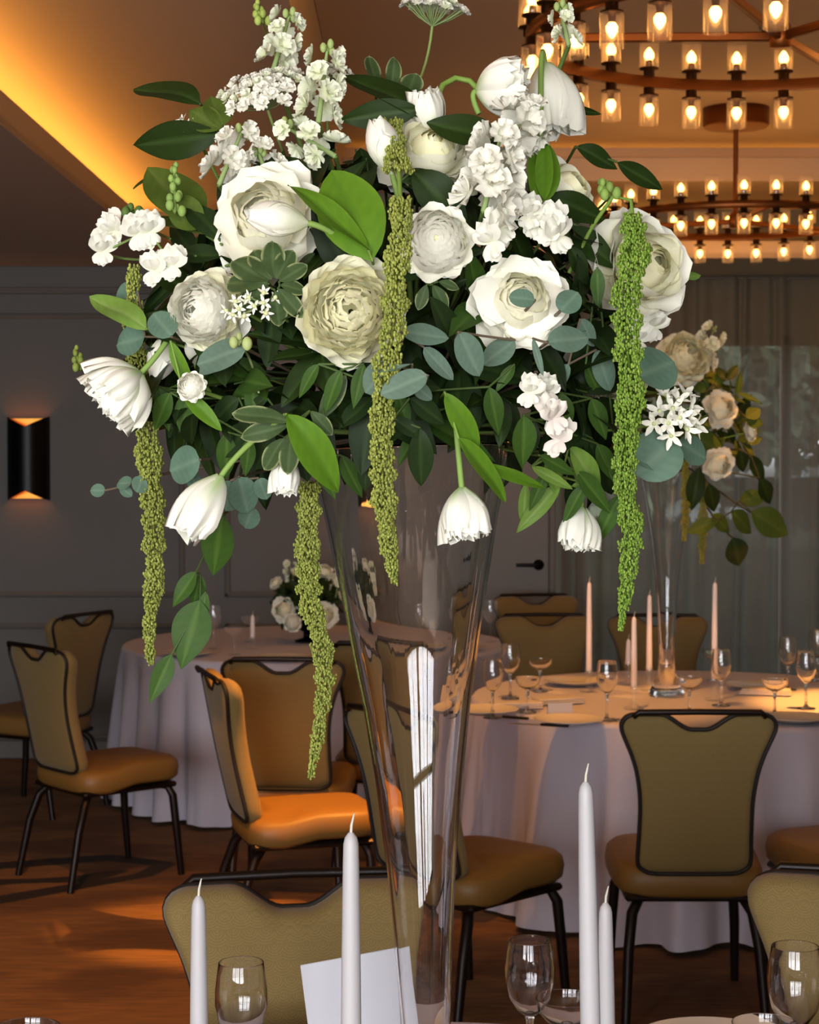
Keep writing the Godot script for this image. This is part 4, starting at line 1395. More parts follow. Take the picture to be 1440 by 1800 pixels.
func bouquet() -> void:
	heart = P(722, 800, D0) + Vector3(0, 0.03, 0)
	var fo := thing("floral_foam", "dark green foam ball hidden in the heart of the big bouquet", "floral foam", heart + Vector3(0, 0.055, 0))
	var g := Geo.new()
	g.blob(Vector3.ZERO, Vector3(0.105, 0.085, 0.105), 24, 14)
	part(fo, "ball", g.mesh(), M.foam)
	# --- blooms
	var Z := Vector3(0, 0.1, 1)
	rose(B(462, 375, -0.0), Vector3(-0.25, 0.25, 1), 0.058, "big creamy white rose at upper left, with a tulip bud lying across it", true)
	tulip(B(540, 392, -0.055), B(432, 376, -0.075), 1.0, "smooth white tulip lying across the big white rose at upper left", false, B(612, 430, 0.0))
	ranunculus(B(768, 420, -0.03), Vector3(0.02, 0.12, 1), 0.0325, "round white ranunculus with a green eye, top centre right of the middle tassel")
	ruffled_rose(B(614, 545, -0.03), Vector3(-0.05, 0.0, 1), 0.051, "large ruffled cream rose touching the middle amaranth tassel")
	var r4 := rose(B(918, 520, -0.02), Vector3(0.05, 0.28, 1), 0.045, "open white rose with a eucalyptus leaf over its heart", true)
	for q in [[0.9, -0.15], [-0.85, 0.05], [0.25, -0.7]]:
		part(r4, "petal", cache["white_out1"], M.petal, Transform3D(r4.basis.inverse() * toward(Vector3(q[0], q[1], 0.1), 0.0, Vector3(0, 0.4, 1)).scaled(Vector3.ONE * 0.055), Vector3(0, 0.012, 0)))
	ruffled_rose(B(347, 545, -0.02), Vector3(-0.45, -0.05, 1), 0.040, "small ruffled white rose at left beside the pale-edged leaves", true)
	tulip(B(388, 838, -0.05), B(322, 940, -0.02), 1.25, "white tulip on a long stalk hanging at lower left", true, B(502, 730, -0.02))
	tulip(B(248, 655, -0.03), B(172, 722, -0.02), 2.6, "wide-open white tulip nodding at the far left", true, B(300, 590, 0.02))
	rose(B(1150, 462, -0.02), Vector3(0.55, 0.1, 0.8), 0.058, "large cream rose at right, half behind the green tassel")
	tulip(B(812, 858, -0.06), B(822, 952, -0.05), 2.0, "green-streaked white tulip hanging in front of the vase's rim", true, B(800, 720, 0.0))
	tulip(B(1022, 892, 0.03), B(1016, 968, 0.05), 1.95, "white tulip hanging at lower right behind the long leaves", true, B(1000, 800, 0.05))
	tulip(B(300, 585, 0.05), B(272, 668, 0.05), 1.1, "pale tulip tucked behind the small ruffled rose at left", false)
	tulip(B(345, 640, 0.06), B(338, 588, 0.05), 1.2, "cream petals showing below the small ruffled rose at left", false)
	tulip(B(690, 305, 0.02), B(664, 205, 0.02), 1.0, "upright cream tulip left of the middle tassel's top", false)
	rose(B(760, 250, 0.03), Vector3(0.1, 0.5, 0.7), 0.048, "cream rose under the dark leaf at top centre")
	tulip(B(765, 235, 0.05), B(745, 158, 0.07), 1.5, "white tulip peeping over the dark leaf at top centre", true)
	rose(B(1010, 325, 0.03), Vector3(0.7, 0.5, 0.5), 0.045, "white rose under the curved leaf at upper right")
	tulip(B(505, 800, 0.02), B(497, 868, 0.02), 1.3, "cream tulip behind the pale-edged leaves at lower left", true)
	ruffled_rose(B(1090, 640, 0.06), Vector3(0.5, 0.1, 1), 0.044, "cream rose mostly hidden behind the right green tassel")
	sweet_pea([B(1145, 575, 0.03), B(1120, 600, 0.03)], 0.026, "white blossom between the right tassel and the round leaf")
	filler(90)
	# --- stocks
	var nod := tulip(B(838, 160, 0.03), B(935, 150, 0.03), 2.6, "ruffled white tulip nodding on an arched stalk at upper right", true, B(842, 200, 0.05))
	tulip(B(958, 112, 0.03), B(972, 238, 0.02), 1.3, "long white tulip hanging at upper right nearest the chandelier", true, B(952, 300, 0.04))
	stock(B(850, 372, -0.03), B(880, 240, -0.02), 13, 0.032, "white stock spike above the open white rose")
	stock(B(885, 232, -0.03), B(935, 215, -0.03), 7, 0.032, "white stock blossoms overlapping the green blade at upper right")
	stock(B(560, 215, 0.03), B(575, 90, 0.07), 11, 0.024, "greenish white stock spike right of the lace bloom at upper left", "greenstock")
	stock(B(480, 125, 0.06), B(508, 30, 0.08), 10, 0.022, "greenish white stock spike at the very top left", "greenstock")
	stock(B(385, 325, 0.02), B(425, 232, 0.03), 9, 0.024, "white stock blossoms left above the big white rose")
	stock(B(590, 275, 0.07), B(505, 225, 0.08), 7, 0.022, "shaded pale stock behind the wide green blade", "greenstock")
	stock(B(470, 310, 0.05), B(455, 270, 0.05), 4, 0.024, "white stock peeping above the big white rose")
	stock(B(1000, 80, 0.06), B(985, 15, 0.06), 6, 0.016, "thin pale stock spike in front of the near chandelier", "greenstock")
	# --- lace blooms
	umbel(B(460, 160, 0.03), Vector3(-0.25, 0.8, 0.6), 0.050, heart, "frilly white lace bloom at upper left below the stock")
	umbel(B(763, 16, 0.07), Vector3(0.1, 1, 0.12), 0.043, B(705, 190, 0.08), "flat white lace bloom standing highest at top centre")
	umbel(B(585, 128, 0.04), Vector3(0.2, 1, 0.4), 0.026, heart, "small greenish lace bloom left of the top dark leaf")
	# --- sweet peas
	sweet_pea([B(180, 442, 0.0), B(243, 412, -0.01), B(205, 405, 0.01)], 0.026, "white sweet pea at the far left end of its stalk", false, B(345, 450, 0.03))
	sweet_pea([B(275, 478, -0.02), B(305, 468, -0.01), B(262, 408, 0.0)], 0.026, "white sweet pea above the small ruffled rose at left", false, B(420, 460, 0.02))
	sweet_pea([B(878, 402, -0.03), B(868, 425, -0.03)], 0.028, "white sweet pea left of the trio above the open white rose")
	sweet_pea([B(928, 378, -0.03), B(936, 392, -0.02)], 0.024, "white sweet pea in the middle of the trio above the open white rose")
	sweet_pea([B(968, 400, -0.03), B(978, 418, -0.03)], 0.029, "white sweet pea right of the trio above the open white rose")
	sweet_pea([B(970, 735, -0.06), B(985, 775, -0.06)], 0.027, "blush sweet pea at lower right, the lower of two", true)
	sweet_pea([B(930, 690, -0.04), B(955, 690, -0.03)], 0.022, "white sweet pea seen from behind, above the blush one")
	# --- small things
	star_cluster(B(1186, 732, -0.04), Vector3(0.3, 0.2, 1), 13, 0.019, 0.03, "cluster of white starry flowers beside the round leaves at right")
	star_cluster(B(460, 532, -0.045), Vector3(-0.1, 0.0, 1), 6, 0.010, 0.016, "tiny white flowers under the pale-edged leaves")
	star_cluster(B(418, 545, -0.045), Vector3(-0.2, 0.0, 1), 6, 0.010, 0.013, "tiny white flowers touching the small ruffled rose")
	star_cluster(B(345, 222, 0.02), Vector3(-0.1, 0.6, 1), 5, 0.011, 0.02, "little white flowers between the dark leaves at upper left")
	bud_spike(B(308, 372, -0.02), B(306, 290, 0.0), 14, 0.0052, "green bud spike in front of the olive leaves at left", Color(0.26, 0.4, 0.1), B(390, 430, 0.02))
	bud_spike(B(142, 650, 0.0), B(132, 612, 0.0), 9, 0.0046, "olive bud cluster on a thin curl at the far left", Color(0.2, 0.26, 0.05), B(235, 650, 0.03))
	bud_spike(B(462, 40, 0.08), B(450, 5, 0.08), 9, 0.0052, "yellow-green buds on top of the left stock", Color(0.36, 0.46, 0.1), B(490, 110, 0.08))
	bud_spike(B(1072, 345, 0.0), B(1058, 318, 0.0), 8, 0.006, "green buds beside the curved leaf at upper right", Color(0.24, 0.36, 0.08), B(1010, 395, 0.02))
	bud_spike(B(420, 606, -0.06), B(418, 592, -0.06), 4, 0.006, "pale green bud on a looped stalk left of the cream rose", Color(0.4, 0.48, 0.18), B(455, 690, -0.03))
	bud_spike(B(232, 378, 0.0), B(226, 366, 0.0), 5, 0.006, "dark green bud above the white sweet peas at left", Color(0.1, 0.18, 0.04), B(300, 420, 0.02))
	var sb := ranunculus(B(332, 677, -0.05), Vector3(-0.3, 0.2, 1), 0.0135, "tiny white flower bud left of the variegated loop")
	sb.set_meta("category", "flower bud")
	# --- big dark leaves
	var bl := "large dark leaves"
	for q in [
		["dark leaf with a long tail pointing left at the top left", "dark", [[352, 182, 225, 122, 1.0, 0.3, 0.03, 0.06]]],
		["long dark leaf pointing left below the tailed leaf", "dark", [[388, 235, 208, 262, 0.85, -0.6, 0.02, 0.02]]],
		["pair of olive round leaves beside the tailed dark leaf", "olive", [[392, 222, 372, 158, 1.3, 0.2, 0.01], [388, 228, 330, 188, 1.2, -0.2, 0.01]]],
		["olive and dark leaves hanging before the glowing cove at left", "olive", [[350, 395, 258, 268, 1.1, 0.2, 0.03], [355, 402, 292, 340, 1.2, -0.3, 0.02], [360, 410, 245, 362, 0.6, 0.4, 0.04]]],
		["thin dark leaf tip in front of the glowing cove", "dark", [[300, 300, 222, 316, 0.45, 0.5, 0.05]]],
		["dark leaf sweeping up to the left at top centre", "dark", [[738, 205, 610, 95, 1.05, 0.4, 0.02, 0.02]]],
		["dark leaf sweeping left under the top centre leaf", "dark", [[738, 192, 592, 212, 0.9, -0.5, 0.01]]],
		["dark glossy leaf left of the tall white stock", "dark", [[880, 252, 748, 196, 1.15, 0.0, -0.02, -0.02]]],
		["dark curved leaf drooping right before the chandelier rod", "dark", [[1012, 258, 1098, 292, 0.95, 0.1, 0.02], [1085, 285, 1172, 335, 0.75, 0.4, 0.02, 0.04]]],
		["broad dark leaf above the round ranunculus", "dark", [[725, 300, 828, 395, 1.25, 0.2, -0.0], [705, 318, 760, 300, 1.2, 0.3, 0.02]]],
		["dark leaf above the big white rose", "dark", [[545, 312, 440, 262, 1.2, 0.3, 0.06]]],
		["dark leaves under the upper right white rose", "dark", [[960, 345, 1085, 385, 0.9, 0.2, 0.01], [1000, 400, 1090, 470, 1.1, 0.1, 0.03], [1000, 430, 1040, 500, 1.0, 0.0, 0.03]]],
		["thin dark leaf in front of the near chandelier", "dark", [[985, 185, 1066, 204, 0.45, 0.6, 0.06]]],
		["dark leaf left of the big white rose", "deep", [[385, 420, 330, 340, 1.2, 0.2, 0.02], [395, 450, 300, 440, 0.9, 0.2, 0.04]]]]:
		sprig("dark_leaf_stem", q[0], "foliage", q[1], q[2], null, bl)
	# --- bright blades
	sprig("tulip_leaf", "wide bright green blade folded over at upper centre", "foliage", "tulipleaf", [[655, 458, 572, 272, 1.75, -0.2, -0.02], [648, 440, 512, 306, 0.85, 0.45, -0.03]], null, "", STEMC)
	sprig("tulip_leaf", "ribbed green blade standing under the tall white stock", "foliage", "tulipleaf", [[945, 362, 972, 225, 1.35, 0.25, -0.01], [958, 352, 955, 240, 0.9, -0.4, -0.02]], null, "", STEMC)
	sprig("tulip_leaf", "bright green strap leaf hanging left of the vase's rim", "foliage", "tulipleaf", [[503, 728, 614, 866, 1.25, -0.1, -0.06, -0.06]], null, "", STEMC)
	sprig("tulip_leaf", "twisted bright green leaf over the vase's rim", "foliage", "tulipleaf", [[782, 690, 850, 800, 1.0, 0.3, -0.05], [806, 770, 902, 880, 0.9, -0.3, -0.06], [828, 812, 980, 862, 0.42, 0.3, -0.05]], null, "", STEMC)
	sprig("lily_leaf", "green lance leaf pointing up at the far left", "foliage", "limeleaf", [[258, 578, 146, 496, 1.05, 0.1, -0.02, -0.02]], null, "", STEMC)
	sprig("tulip_leaf", "small green leaf tip left of the tiny white bud", "foliage", "tulipleaf", [[300, 600, 335, 690, 0.9, 0.3, -0.02], [322, 690, 390, 755, 1.0, 0.1, -0.03]], null, "", STEMC)
	sprig("lily_leaf", "small pale leaf tip right of the large cream rose", "foliage", "limeleaf", [[1205, 490, 1238, 478, 1.2, 0.0, 0.0]], null, "", STEMC)
	# --- pale-edged leaves
	var rs := []
	for k in 10:
		var a := deg_to_rad([-172, -148, -118, -92, -64, -32, 8, 48, 82, 150][k])
		var L: float = [98, 92, 84, 82, 78, 70, 62, 78, 80, 86][k]
		rs.append([482 + cos(a) * 10.0, 500 + sin(a) * 10.0, 482 + cos(a) * L, 500 + sin(a) * L, 1.15, 0.0, -0.045, -0.03])
	sprig("variegated_pittosporum", "rosette of pale-edged leaves between the roses at left", "foliage", "variegated", rs)
	sprig("variegated_pittosporum", "loop of pale-edged leaves round the hanging tulip's stalk", "foliage", "variegated", [[508, 742, 402, 712, 0.8, 0.2, -0.03], [508, 748, 418, 768, 0.8, -0.2, -0.02], [545, 722, 588, 765, 1.0, 0.1, -0.03], [512, 760, 505, 838, 1.0, 0.0, -0.02], [500, 770, 455, 830, 1.0, 0.1, -0.01], [560, 740, 608, 660, 0.8, 0.2, 0.0]])
	sprig("variegated_pittosporum", "pale-edged leaves standing up at top centre", "foliage", "variegated", [[660, 160, 655, 84, 0.75, 0.3, 0.07], [688, 165, 696, 94, 0.75, 0.2, 0.07], [715, 175, 733, 118, 1.3, 0.0, 0.06]])
	sprig("variegated_pittosporum", "pale-edged leaves right of the cream rose", "foliage", "variegated", [[760, 500, 790, 545, 1.1, 0.0, 0.0], [750, 500, 735, 545, 1.1, 0.0, 0.0], [770, 495, 810, 505, 1.0, 0.0, 0.0]])
	# --- eucalyptus
	var ec := Color(0.16, 0.12, 0.08)
	for q in [
		["round grey-green leaf pair at lower right", "euca", [[1190, 772, 1118, 832, 1.05, 0, -0.05], [1178, 788, 1112, 800, 1.15, 0.2, -0.03], [1192, 778, 1250, 806, 0.7, 0.1, -0.04]]],
		["large round grey-green leaf at right beside the tassel", "euca", [[1122, 662, 1190, 630, 1.1, 0, -0.04]]],
		["grey-green leaves under the open white rose", "eucaslim", [[962, 602, 1040, 588, 1.1, 0, -0.07], [937, 595, 955, 662, 0.35, 0.3, -0.07]]],
		["small grey-green leaf at the open white rose's right edge", "euca", [[984, 548, 1018, 510, 0.9, 0, -0.075]]],
		["small grey-green leaf lying on the open white rose's heart", "euca", [[940, 528, 896, 519, 0.85, 0, -0.10]]],
		["grey-green leaf pair below the round ranunculus", "eucaslim", [[806, 584, 848, 662, 1.05, 0, -0.06], [905, 598, 848, 640, 1.2, 0.2, -0.03], [890, 590, 950, 580, 1.0, 0.1, -0.0]]],
		["grey-green leaves right of the middle tassel", "eucaslim", [[706, 584, 792, 590, 0.85, 0, -0.06], [745, 610, 798, 668, 0.7, 0.2, -0.05]]],
		["overlapping grey-green leaves across the middle tassel", "eucaslim", [[752, 660, 666, 690, 1.0, 0, -0.115], [690, 640, 640, 690, 1.5, 0.1, -0.05], [725, 675, 762, 702, 1.1, 0.1, -0.05], [725, 640, 662, 652, 0.35, 0.5, -0.11]]],
		["broad grey-green leaf below the small ruffled rose", "eucaslim", [[432, 612, 338, 637, 1.0, 0, -0.05], [418, 600, 345, 655, 0.9, 0.2, -0.02]]],
		["grey-green leaves left of the small ruffled rose", "euca", [[302, 592, 268, 546, 0.95, 0, -0.04], [255, 592, 202, 605, 0.95, 0, -0.0], [240, 500, 205, 545, 0.9, 0.2, 0.03]]],
		["grey-green leaves above the hanging tulip", "euca", [[352, 808, 292, 826, 1.05, 0, -0.02], [330, 820, 352, 872, 0.5, 0.1, -0.0]]],
		["faint small grey leaves beside the left tassel", "euca", [[252, 838, 238, 868, 0.9, 0, 0.06], [232, 848, 204, 850, 0.9, 0.2, 0.06], [212, 856, 232, 872, 0.8, 0, 0.06], [185, 862, 158, 862, 1.0, 0, 0.06]]],
		["grey-green leaves hanging right of the hanging tulip", "euca", [[420, 838, 438, 905, 0.8, 0, 0.02], [405, 845, 395, 900, 0.9, 0.2, 0.02], [455, 840, 470, 880, 0.8, 0.2, 0.03], [445, 890, 430, 930, 0.9, 0, 0.03]]],
		["grey-green leaves left of the right tassel", "eucaslim", [[1048, 615, 1078, 690, 0.9, 0.1, -0.0], [1000, 640, 965, 690, 0.9, 0.2, 0.0], [1020, 560, 1048, 610, 0.9, 0.1, 0.0]]]]:
		sprig("eucalyptus_sprig", q[0], "eucalyptus", q[1], q[2], null, "eucalyptus in the big bouquet", ec)
	# --- hanging greenery
	sprig("ruscus_branch", "long leafy branch hanging at lower left", "foliage", "ruscus", [[392, 905, 368, 1025, 1.25, 0.1, -0.0], [345, 1005, 300, 1068, 1.2, 0.2, 0.02], [352, 1010, 340, 1072, 1.3, -0.3, 0.03], [352, 1055, 316, 1178, 1.6, 0.1, -0.0], [362, 1040, 352, 1110, 0.9, 0.2, 0.0], [302, 1150, 262, 1238, 1.1, -0.1, 0.0]], B(430, 790, 0.02), "", Color(0.06, 0.1, 0.03))
	sprig("ruscus_branch", "dark leaves hanging over the vase's rim in the middle", "foliage", "deep", [[738, 752, 742, 868, 0.85, 0.1, -0.04], [692, 735, 745, 770, 1.0, 0.1, -0.04], [720, 700, 790, 745, 1.0, 0.1, -0.03], [645, 800, 640, 868, 0.9, 0.3, 0.02]])
	sprig("ruscus_branch", "fresh green lance leaves hanging at lower right", "foliage", "limeleaf", [[962, 795, 988, 885, 0.9, 0.2, 0.02], [935, 820, 1012, 862, 0.7, 0.3, 0.0], [1000, 785, 1078, 882, 1.0, 0.1, 0.02], [985, 850, 905, 938, 0.85, 0.0, 0.02], [1005, 855, 1060, 840, 0.8, 0.2, 0.03], [925, 850, 918, 930, 0.8, 0.2, 0.04], [880, 822, 960, 858, 0.55, 0.3, -0.02]], null, "", Color(0.12, 0.18, 0.04))
	sprig("ruscus_branch", "dark green leaves at right between the sweet peas and the tassel", "foliage", "ruscus", [[985, 690, 1000, 770, 1.3, 0.1, 0.0], [1040, 700, 1068, 775, 1.2, 0.1, 0.02], [920, 730, 925, 830, 1.3, -0.2, -0.03], [1050, 780, 1085, 850, 1.1, 0.1, 0.03], [1090, 870, 1042, 965, 0.9, 0.1, 0.0], [1050, 470, 1052, 545, 1.0, 0.2, 0.0], [1030, 640, 1060, 700, 1.1, 0.1, 0.02]])
	sprig("ruscus_branch", "dark leaves hanging left of the strap leaf", "foliage", "ruscus", [[400, 760, 395, 850, 1.1, 0.1, 0.03], [440, 770, 430, 840, 1.1, 0.1, 0.02], [300, 690, 265, 760, 1.3, 0.1, 0.0], [330, 690, 318, 770, 1.3, 0.2, 0.02], [280, 680, 300, 760, 1.2, -0.1, 0.02], [560, 800, 590, 880, 1.1, 0.2, 0.05], [600, 800, 640, 880, 1.0, 0.2, 0.06]])
	sprig("ruscus_branch", "mid green leaves under the cream rose", "foliage", "ruscus", [[600, 650, 565, 730, 1.0, 0.2, -0.0], [640, 640, 620, 720, 1.0, 0.1, 0.0], [560, 640, 520, 700, 1.0, 0.2, 0.0], [700, 690, 720, 760, 1.1, 0.0, 0.0], [860, 680, 880, 770, 1.1, 0.1, 0.0], [905, 640, 870, 690, 1.0, 0.1, 0.0]])
	sprig("ruscus_branch", "dark leaves massed between the vase's rim and the right tassel", "foliage", "deep", [[940, 740, 915, 812, 1.2, 0.1, 0.03], [960, 760, 975, 835, 1.2, -0.2, 0.04], [1000, 750, 1030, 822, 1.2, 0.2, 0.04], [1040, 770, 1040, 850, 1.1, 0.1, 0.05], [1060, 800, 1082, 880, 1.1, 0.2, 0.05], [985, 790, 955, 870, 1.0, 0.3, 0.05], [1020, 830, 1000, 905, 1.0, 0.0, 0.06]])
	sprig("ruscus_branch", "fresh green leaves crossing below the blush sweet pea", "foliage", "ruscus", [[948, 800, 1020, 838, 0.8, 0.3, 0.0], [1015, 828, 1078, 905, 0.9, 0.1, 0.01], [1030, 850, 985, 925, 0.9, 0.2, 0.01], [960, 830, 930, 900, 0.9, 0.0, 0.02]], null, "", Color(0.1, 0.15, 0.03))
	sprig("ruscus_branch", "dark leaves massed above the hanging tulip at lower left", "foliage", "deep", [[420, 700, 360, 745, 1.2, 0.1, 0.03], [440, 745, 385, 805, 1.2, 0.2, 0.04], [480, 760, 440, 835, 1.1, 0.0, 0.04], [530, 780, 540, 850, 1.2, 0.2, 0.04], [470, 700, 430, 720, 1.1, 0.0, 0.03], [360, 700, 310, 740, 1.1, 0.1, 0.03]])
	# --- amaranth
	var gA := Color(0.24, 0.28, 0.045)
	var gB := Color(0.37, 0.41, 0.10)
	amaranth([B(236, 470, 0.02), B(232, 560, 0.03), B(245, 650, 0.05), B(258, 760, 0.06), B(270, 900, 0.08), B(272, 1020, 0.08), B(262, 1100, 0.08), B(265, 1168, 0.08)], [0.007, 0.012, 0.015, 0.0145, 0.0135, 0.0125, 0.010, 0.0045], "green amaranth tassel hanging at the far left", gA, gB, 5)
	amaranth([B(545, 850, 0.07), B(540, 960, 0.09), B(544, 1060, 0.09), B(566, 1130, 0.09), B(572, 1200, 0.09), B(560, 1290, 0.09), B(546, 1367, 0.09)], [0.011, 0.0135, 0.0135, 0.0135, 0.0125, 0.009, 0.0045], "longest green amaranth tassel, hanging just left of the vase", gA, gB, 6)
	var mid := amaranth([B(704, 350, -0.06), B(706, 400, -0.08), B(696, 480, -0.1), B(692, 580, -0.1), B(676, 660, -0.1), B(670, 760, -0.08), B(674, 860, -0.07), B(682, 950, -0.06), B(694, 1026, -0.06)], [0.010, 0.012, 0.0125, 0.013, 0.0115, 0.0125, 0.0125, 0.0095, 0.0035], "middle green amaranth tassel falling in front of the vase", gA, gB, 8)
	amaranth([B(688, 215, 0.0), B(700, 300, -0.04)], [0.010, 0.014], "short amaranth tassel top at upper centre", gA, gB * 0.9, 7, mid)
	var rgt := amaranth([B(1112, 378, -0.02), B(1118, 440, -0.06), B(1100, 520, -0.08), B(1104, 620, -0.09), B(1110, 690, -0.08), B(1100, 780, -0.07), B(1098, 860, -0.05), B(1112, 930, -0.03), B(1102, 1030, -0.03), B(1091, 1104, -0.03)], [0.010, 0.0155, 0.0155, 0.0145, 0.0145, 0.0125, 0.0115, 0.013, 0.010, 0.0035], "bright green amaranth tassel hanging at right", Color(0.16, 0.29, 0.03), Color(0.27, 0.4, 0.07), 9)
	stalk(mid, [B(704, 352, -0.06), B(703, 330, -0.05), B(701, 300, -0.04)], 0.0025)
	stalk(rgt, [B(1112, 380, -0.02), B(1110, 352, -0.02), B(1078, 345, 0.0), B(1040, 400, 0.02), B(1000, 480, 0.05)], 0.0025)
	stalk(nod, [B(766, 178, 0.03), B(778, 150, 0.03), B(800, 137, 0.03), B(826, 142, 0.03), B(842, 158, 0.03)], 0.0035)

func far_bouquet() -> void:
	# the second bouquet, on the right table's vase
	var C := T(1172, 1222) + Vector3(0.02, 1.02, 0)
	heart = C - Vector3(0.02, 0.09, 0)
	var at := func(x: float, y: float, off := 0.0) -> Vector3: return P(x, y, 7.0 + off)
	var fo := thing("floral_foam", "dark foam ball hidden in the heart of the second bouquet", "floral foam", heart + Vector3(0, 0.04, 0))
	var g := Geo.new()
	g.blob(Vector3.ZERO, Vector3(0.11, 0.09, 0.11), 20, 12)
	part(fo, "ball", g.mesh(), M.foam)
	for k in 26:
		var q := (k + 0.5) / 26.0
		var a := k * 2.39996
		var h := 1.0 - 1.5 * q
		var r := sqrt(maxf(0.0, 1.0 - h * h))
		var dir := Vector3(r * cos(a), h, r * sin(a))
		var o := thing("filler_sprig", "dark leafy sprig filling the second bouquet on the right table", "foliage", C + dir * Vector3(0.24, 0.2, 0.2), 0.0, "filler sprigs in the second bouquet")
		for j in 6:
			var b := j * 2.39996
			var side := toward(dir) * Vector3(cos(b), rng.randf_range(0.3, 1.0), sin(b)) - Vector3(0, 0.25, 0)
			part(o, "leaf", cache["%s%d" % [["olive", "dark", "ruscus"][k % 3], j % 2]], M.leaf, Transform3D(toward(side, 0.0, Vector3(dir.x, 0.8, 1)).scaled(Vector3.ONE * rng.randf_range(0.075, 0.115)), dir * 0.01 * j))
		g = Geo.new()
		g.tint = Color(0.06, 0.08, 0.03)
		g.tube([dir * 0.04, Vector3.ZERO, heart - o.position], [0.002], 5)
		part(o, "stem", g.mesh(), M.stem)
	rose(at.call(1275, 716, -0.22), Vector3(0.5, 0.2, 1), 0.058, "warm-lit peach rose at the right of the second bouquet", true)
	rose(at.call(1269, 818, -0.2), Vector3(0.3, -0.2, 1), 0.05, "blush rose low on the second bouquet", true)
	rose(at.call(1325, 758, -0.1), Vector3(0.8, 0.2, 0.6), 0.03, "small warm-lit rose at the second bouquet's right edge", true)
	rose(at.call(1050, 695, -0.2), Vector3(-0.3, 0.2, 1), 0.06, "shaded peach rose showing left of the right tassel", true)
	ruffled_rose(at.call(1210, 622, -0.2), Vector3(0.2, 0.3, 1), 0.085, "pale blush rose cluster behind the large round leaf").set_meta("category", "rose")
	stock(at.call(1232, 640, -0.15), at.call(1255, 580, -0.1), 7, 0.05, "pale stock spike with brownish tip on the second bouquet", "greenstock")
	var so := func(lbl: String, kind: String, leaves: Array) -> void:
		var p0: Vector3 = at.call(leaves[0][0], leaves[0][1], -0.15)
		var o := thing("dark_leaf_stem", lbl, "foliage", p0, 0.0, "leaves of the second bouquet")
		var idx := 0
		for q in leaves:
			var b: Vector3 = at.call(q[0], q[1], -0.15)
			var e: Vector3 = at.call(q[2], q[3], -0.12)
			var L := b.distance_to(e)
			part(o, "leaf", cache["%s%d" % [kind, idx % 2]], M.leaf, Transform3D(toward(e - b, q[5], Vector3(0.1, 0.4, 1)) * Basis.from_scale(Vector3(L * q[4], L, L)), b - p0))
			if idx > 0:
				var tg := Geo.new()
				tg.tint = Color(0.08, 0.07, 0.03)
				var last = leaves[idx - 1]
				tg.tube([at.call(last[0], last[1], -0.15) - p0, b - p0], [0.003], 5)
				part(o, "twig", tg.mesh(), M.stem)
			idx += 1
		stem_to(o, heart, 0.0035, Color(0.08, 0.07, 0.03))
	so.call("dark leaves trailing right below the second bouquet's roses", "olive", [[1320, 900, 1395, 940, 1.2, 0.2], [1300, 880, 1350, 870, 1.2, 0.1], [1285, 900, 1330, 935, 1.4, -0.2], [1262, 915, 1205, 935, 1.0, 0.2], [1250, 905, 1290, 935, 1.1, 0.0]])
	so.call("single dark leaf hanging below the second bouquet", "deep", [[1288, 945, 1306, 1000, 1.6, 0.1]])
	so.call("two small black leaves at the top of the second bouquet", "deep", [[1275, 668, 1262, 640, 1.2, 0.1], [1278, 668, 1300, 640, 1.0, 0.2]])
	so.call("green-gold leaves above the warm rose of the second bouquet", "olive", [[1240, 690, 1210, 665, 1.2, 0.1], [1255, 675, 1275, 655, 1.2, 0.1], [1312, 735, 1340, 715, 1.3, 0.0], [1310, 738, 1345, 745, 1.2, 0.2]])
	so.call("dark leaves hanging right under the blush rose", "dark", [[1300, 790, 1312, 835, 1.2, 0.1], [1320, 800, 1345, 850, 1.1, 0.1], [1335, 840, 1362, 890, 1.2, 0.1], [1230, 820, 1215, 900, 1.0, 0.2], [1245, 850, 1262, 905, 1.2, 0.1]])
	so.call("wide olive leaf between the warm rose and the star flowers", "olive", [[1200, 760, 1288, 795, 1.0, 0.0], [1195, 745, 1262, 745, 0.7, 0.3]])
	for q in [[[1205, 810], [1207, 880], [1203, 950]], [[1237, 850], [1236, 920], [1234, 990]]]:
		var pts := []
		for w in q:
			pts.append(at.call(w[0], w[1], -0.1))
		amaranth(pts, [0.012, 0.017, 0.009], "golden amaranth tassel of the second bouquet, %s one" % ("left" if q[0][0] < 1220 else "right"), Color(0.25, 0.24, 0.03), Color(0.34, 0.33, 0.06), 12)

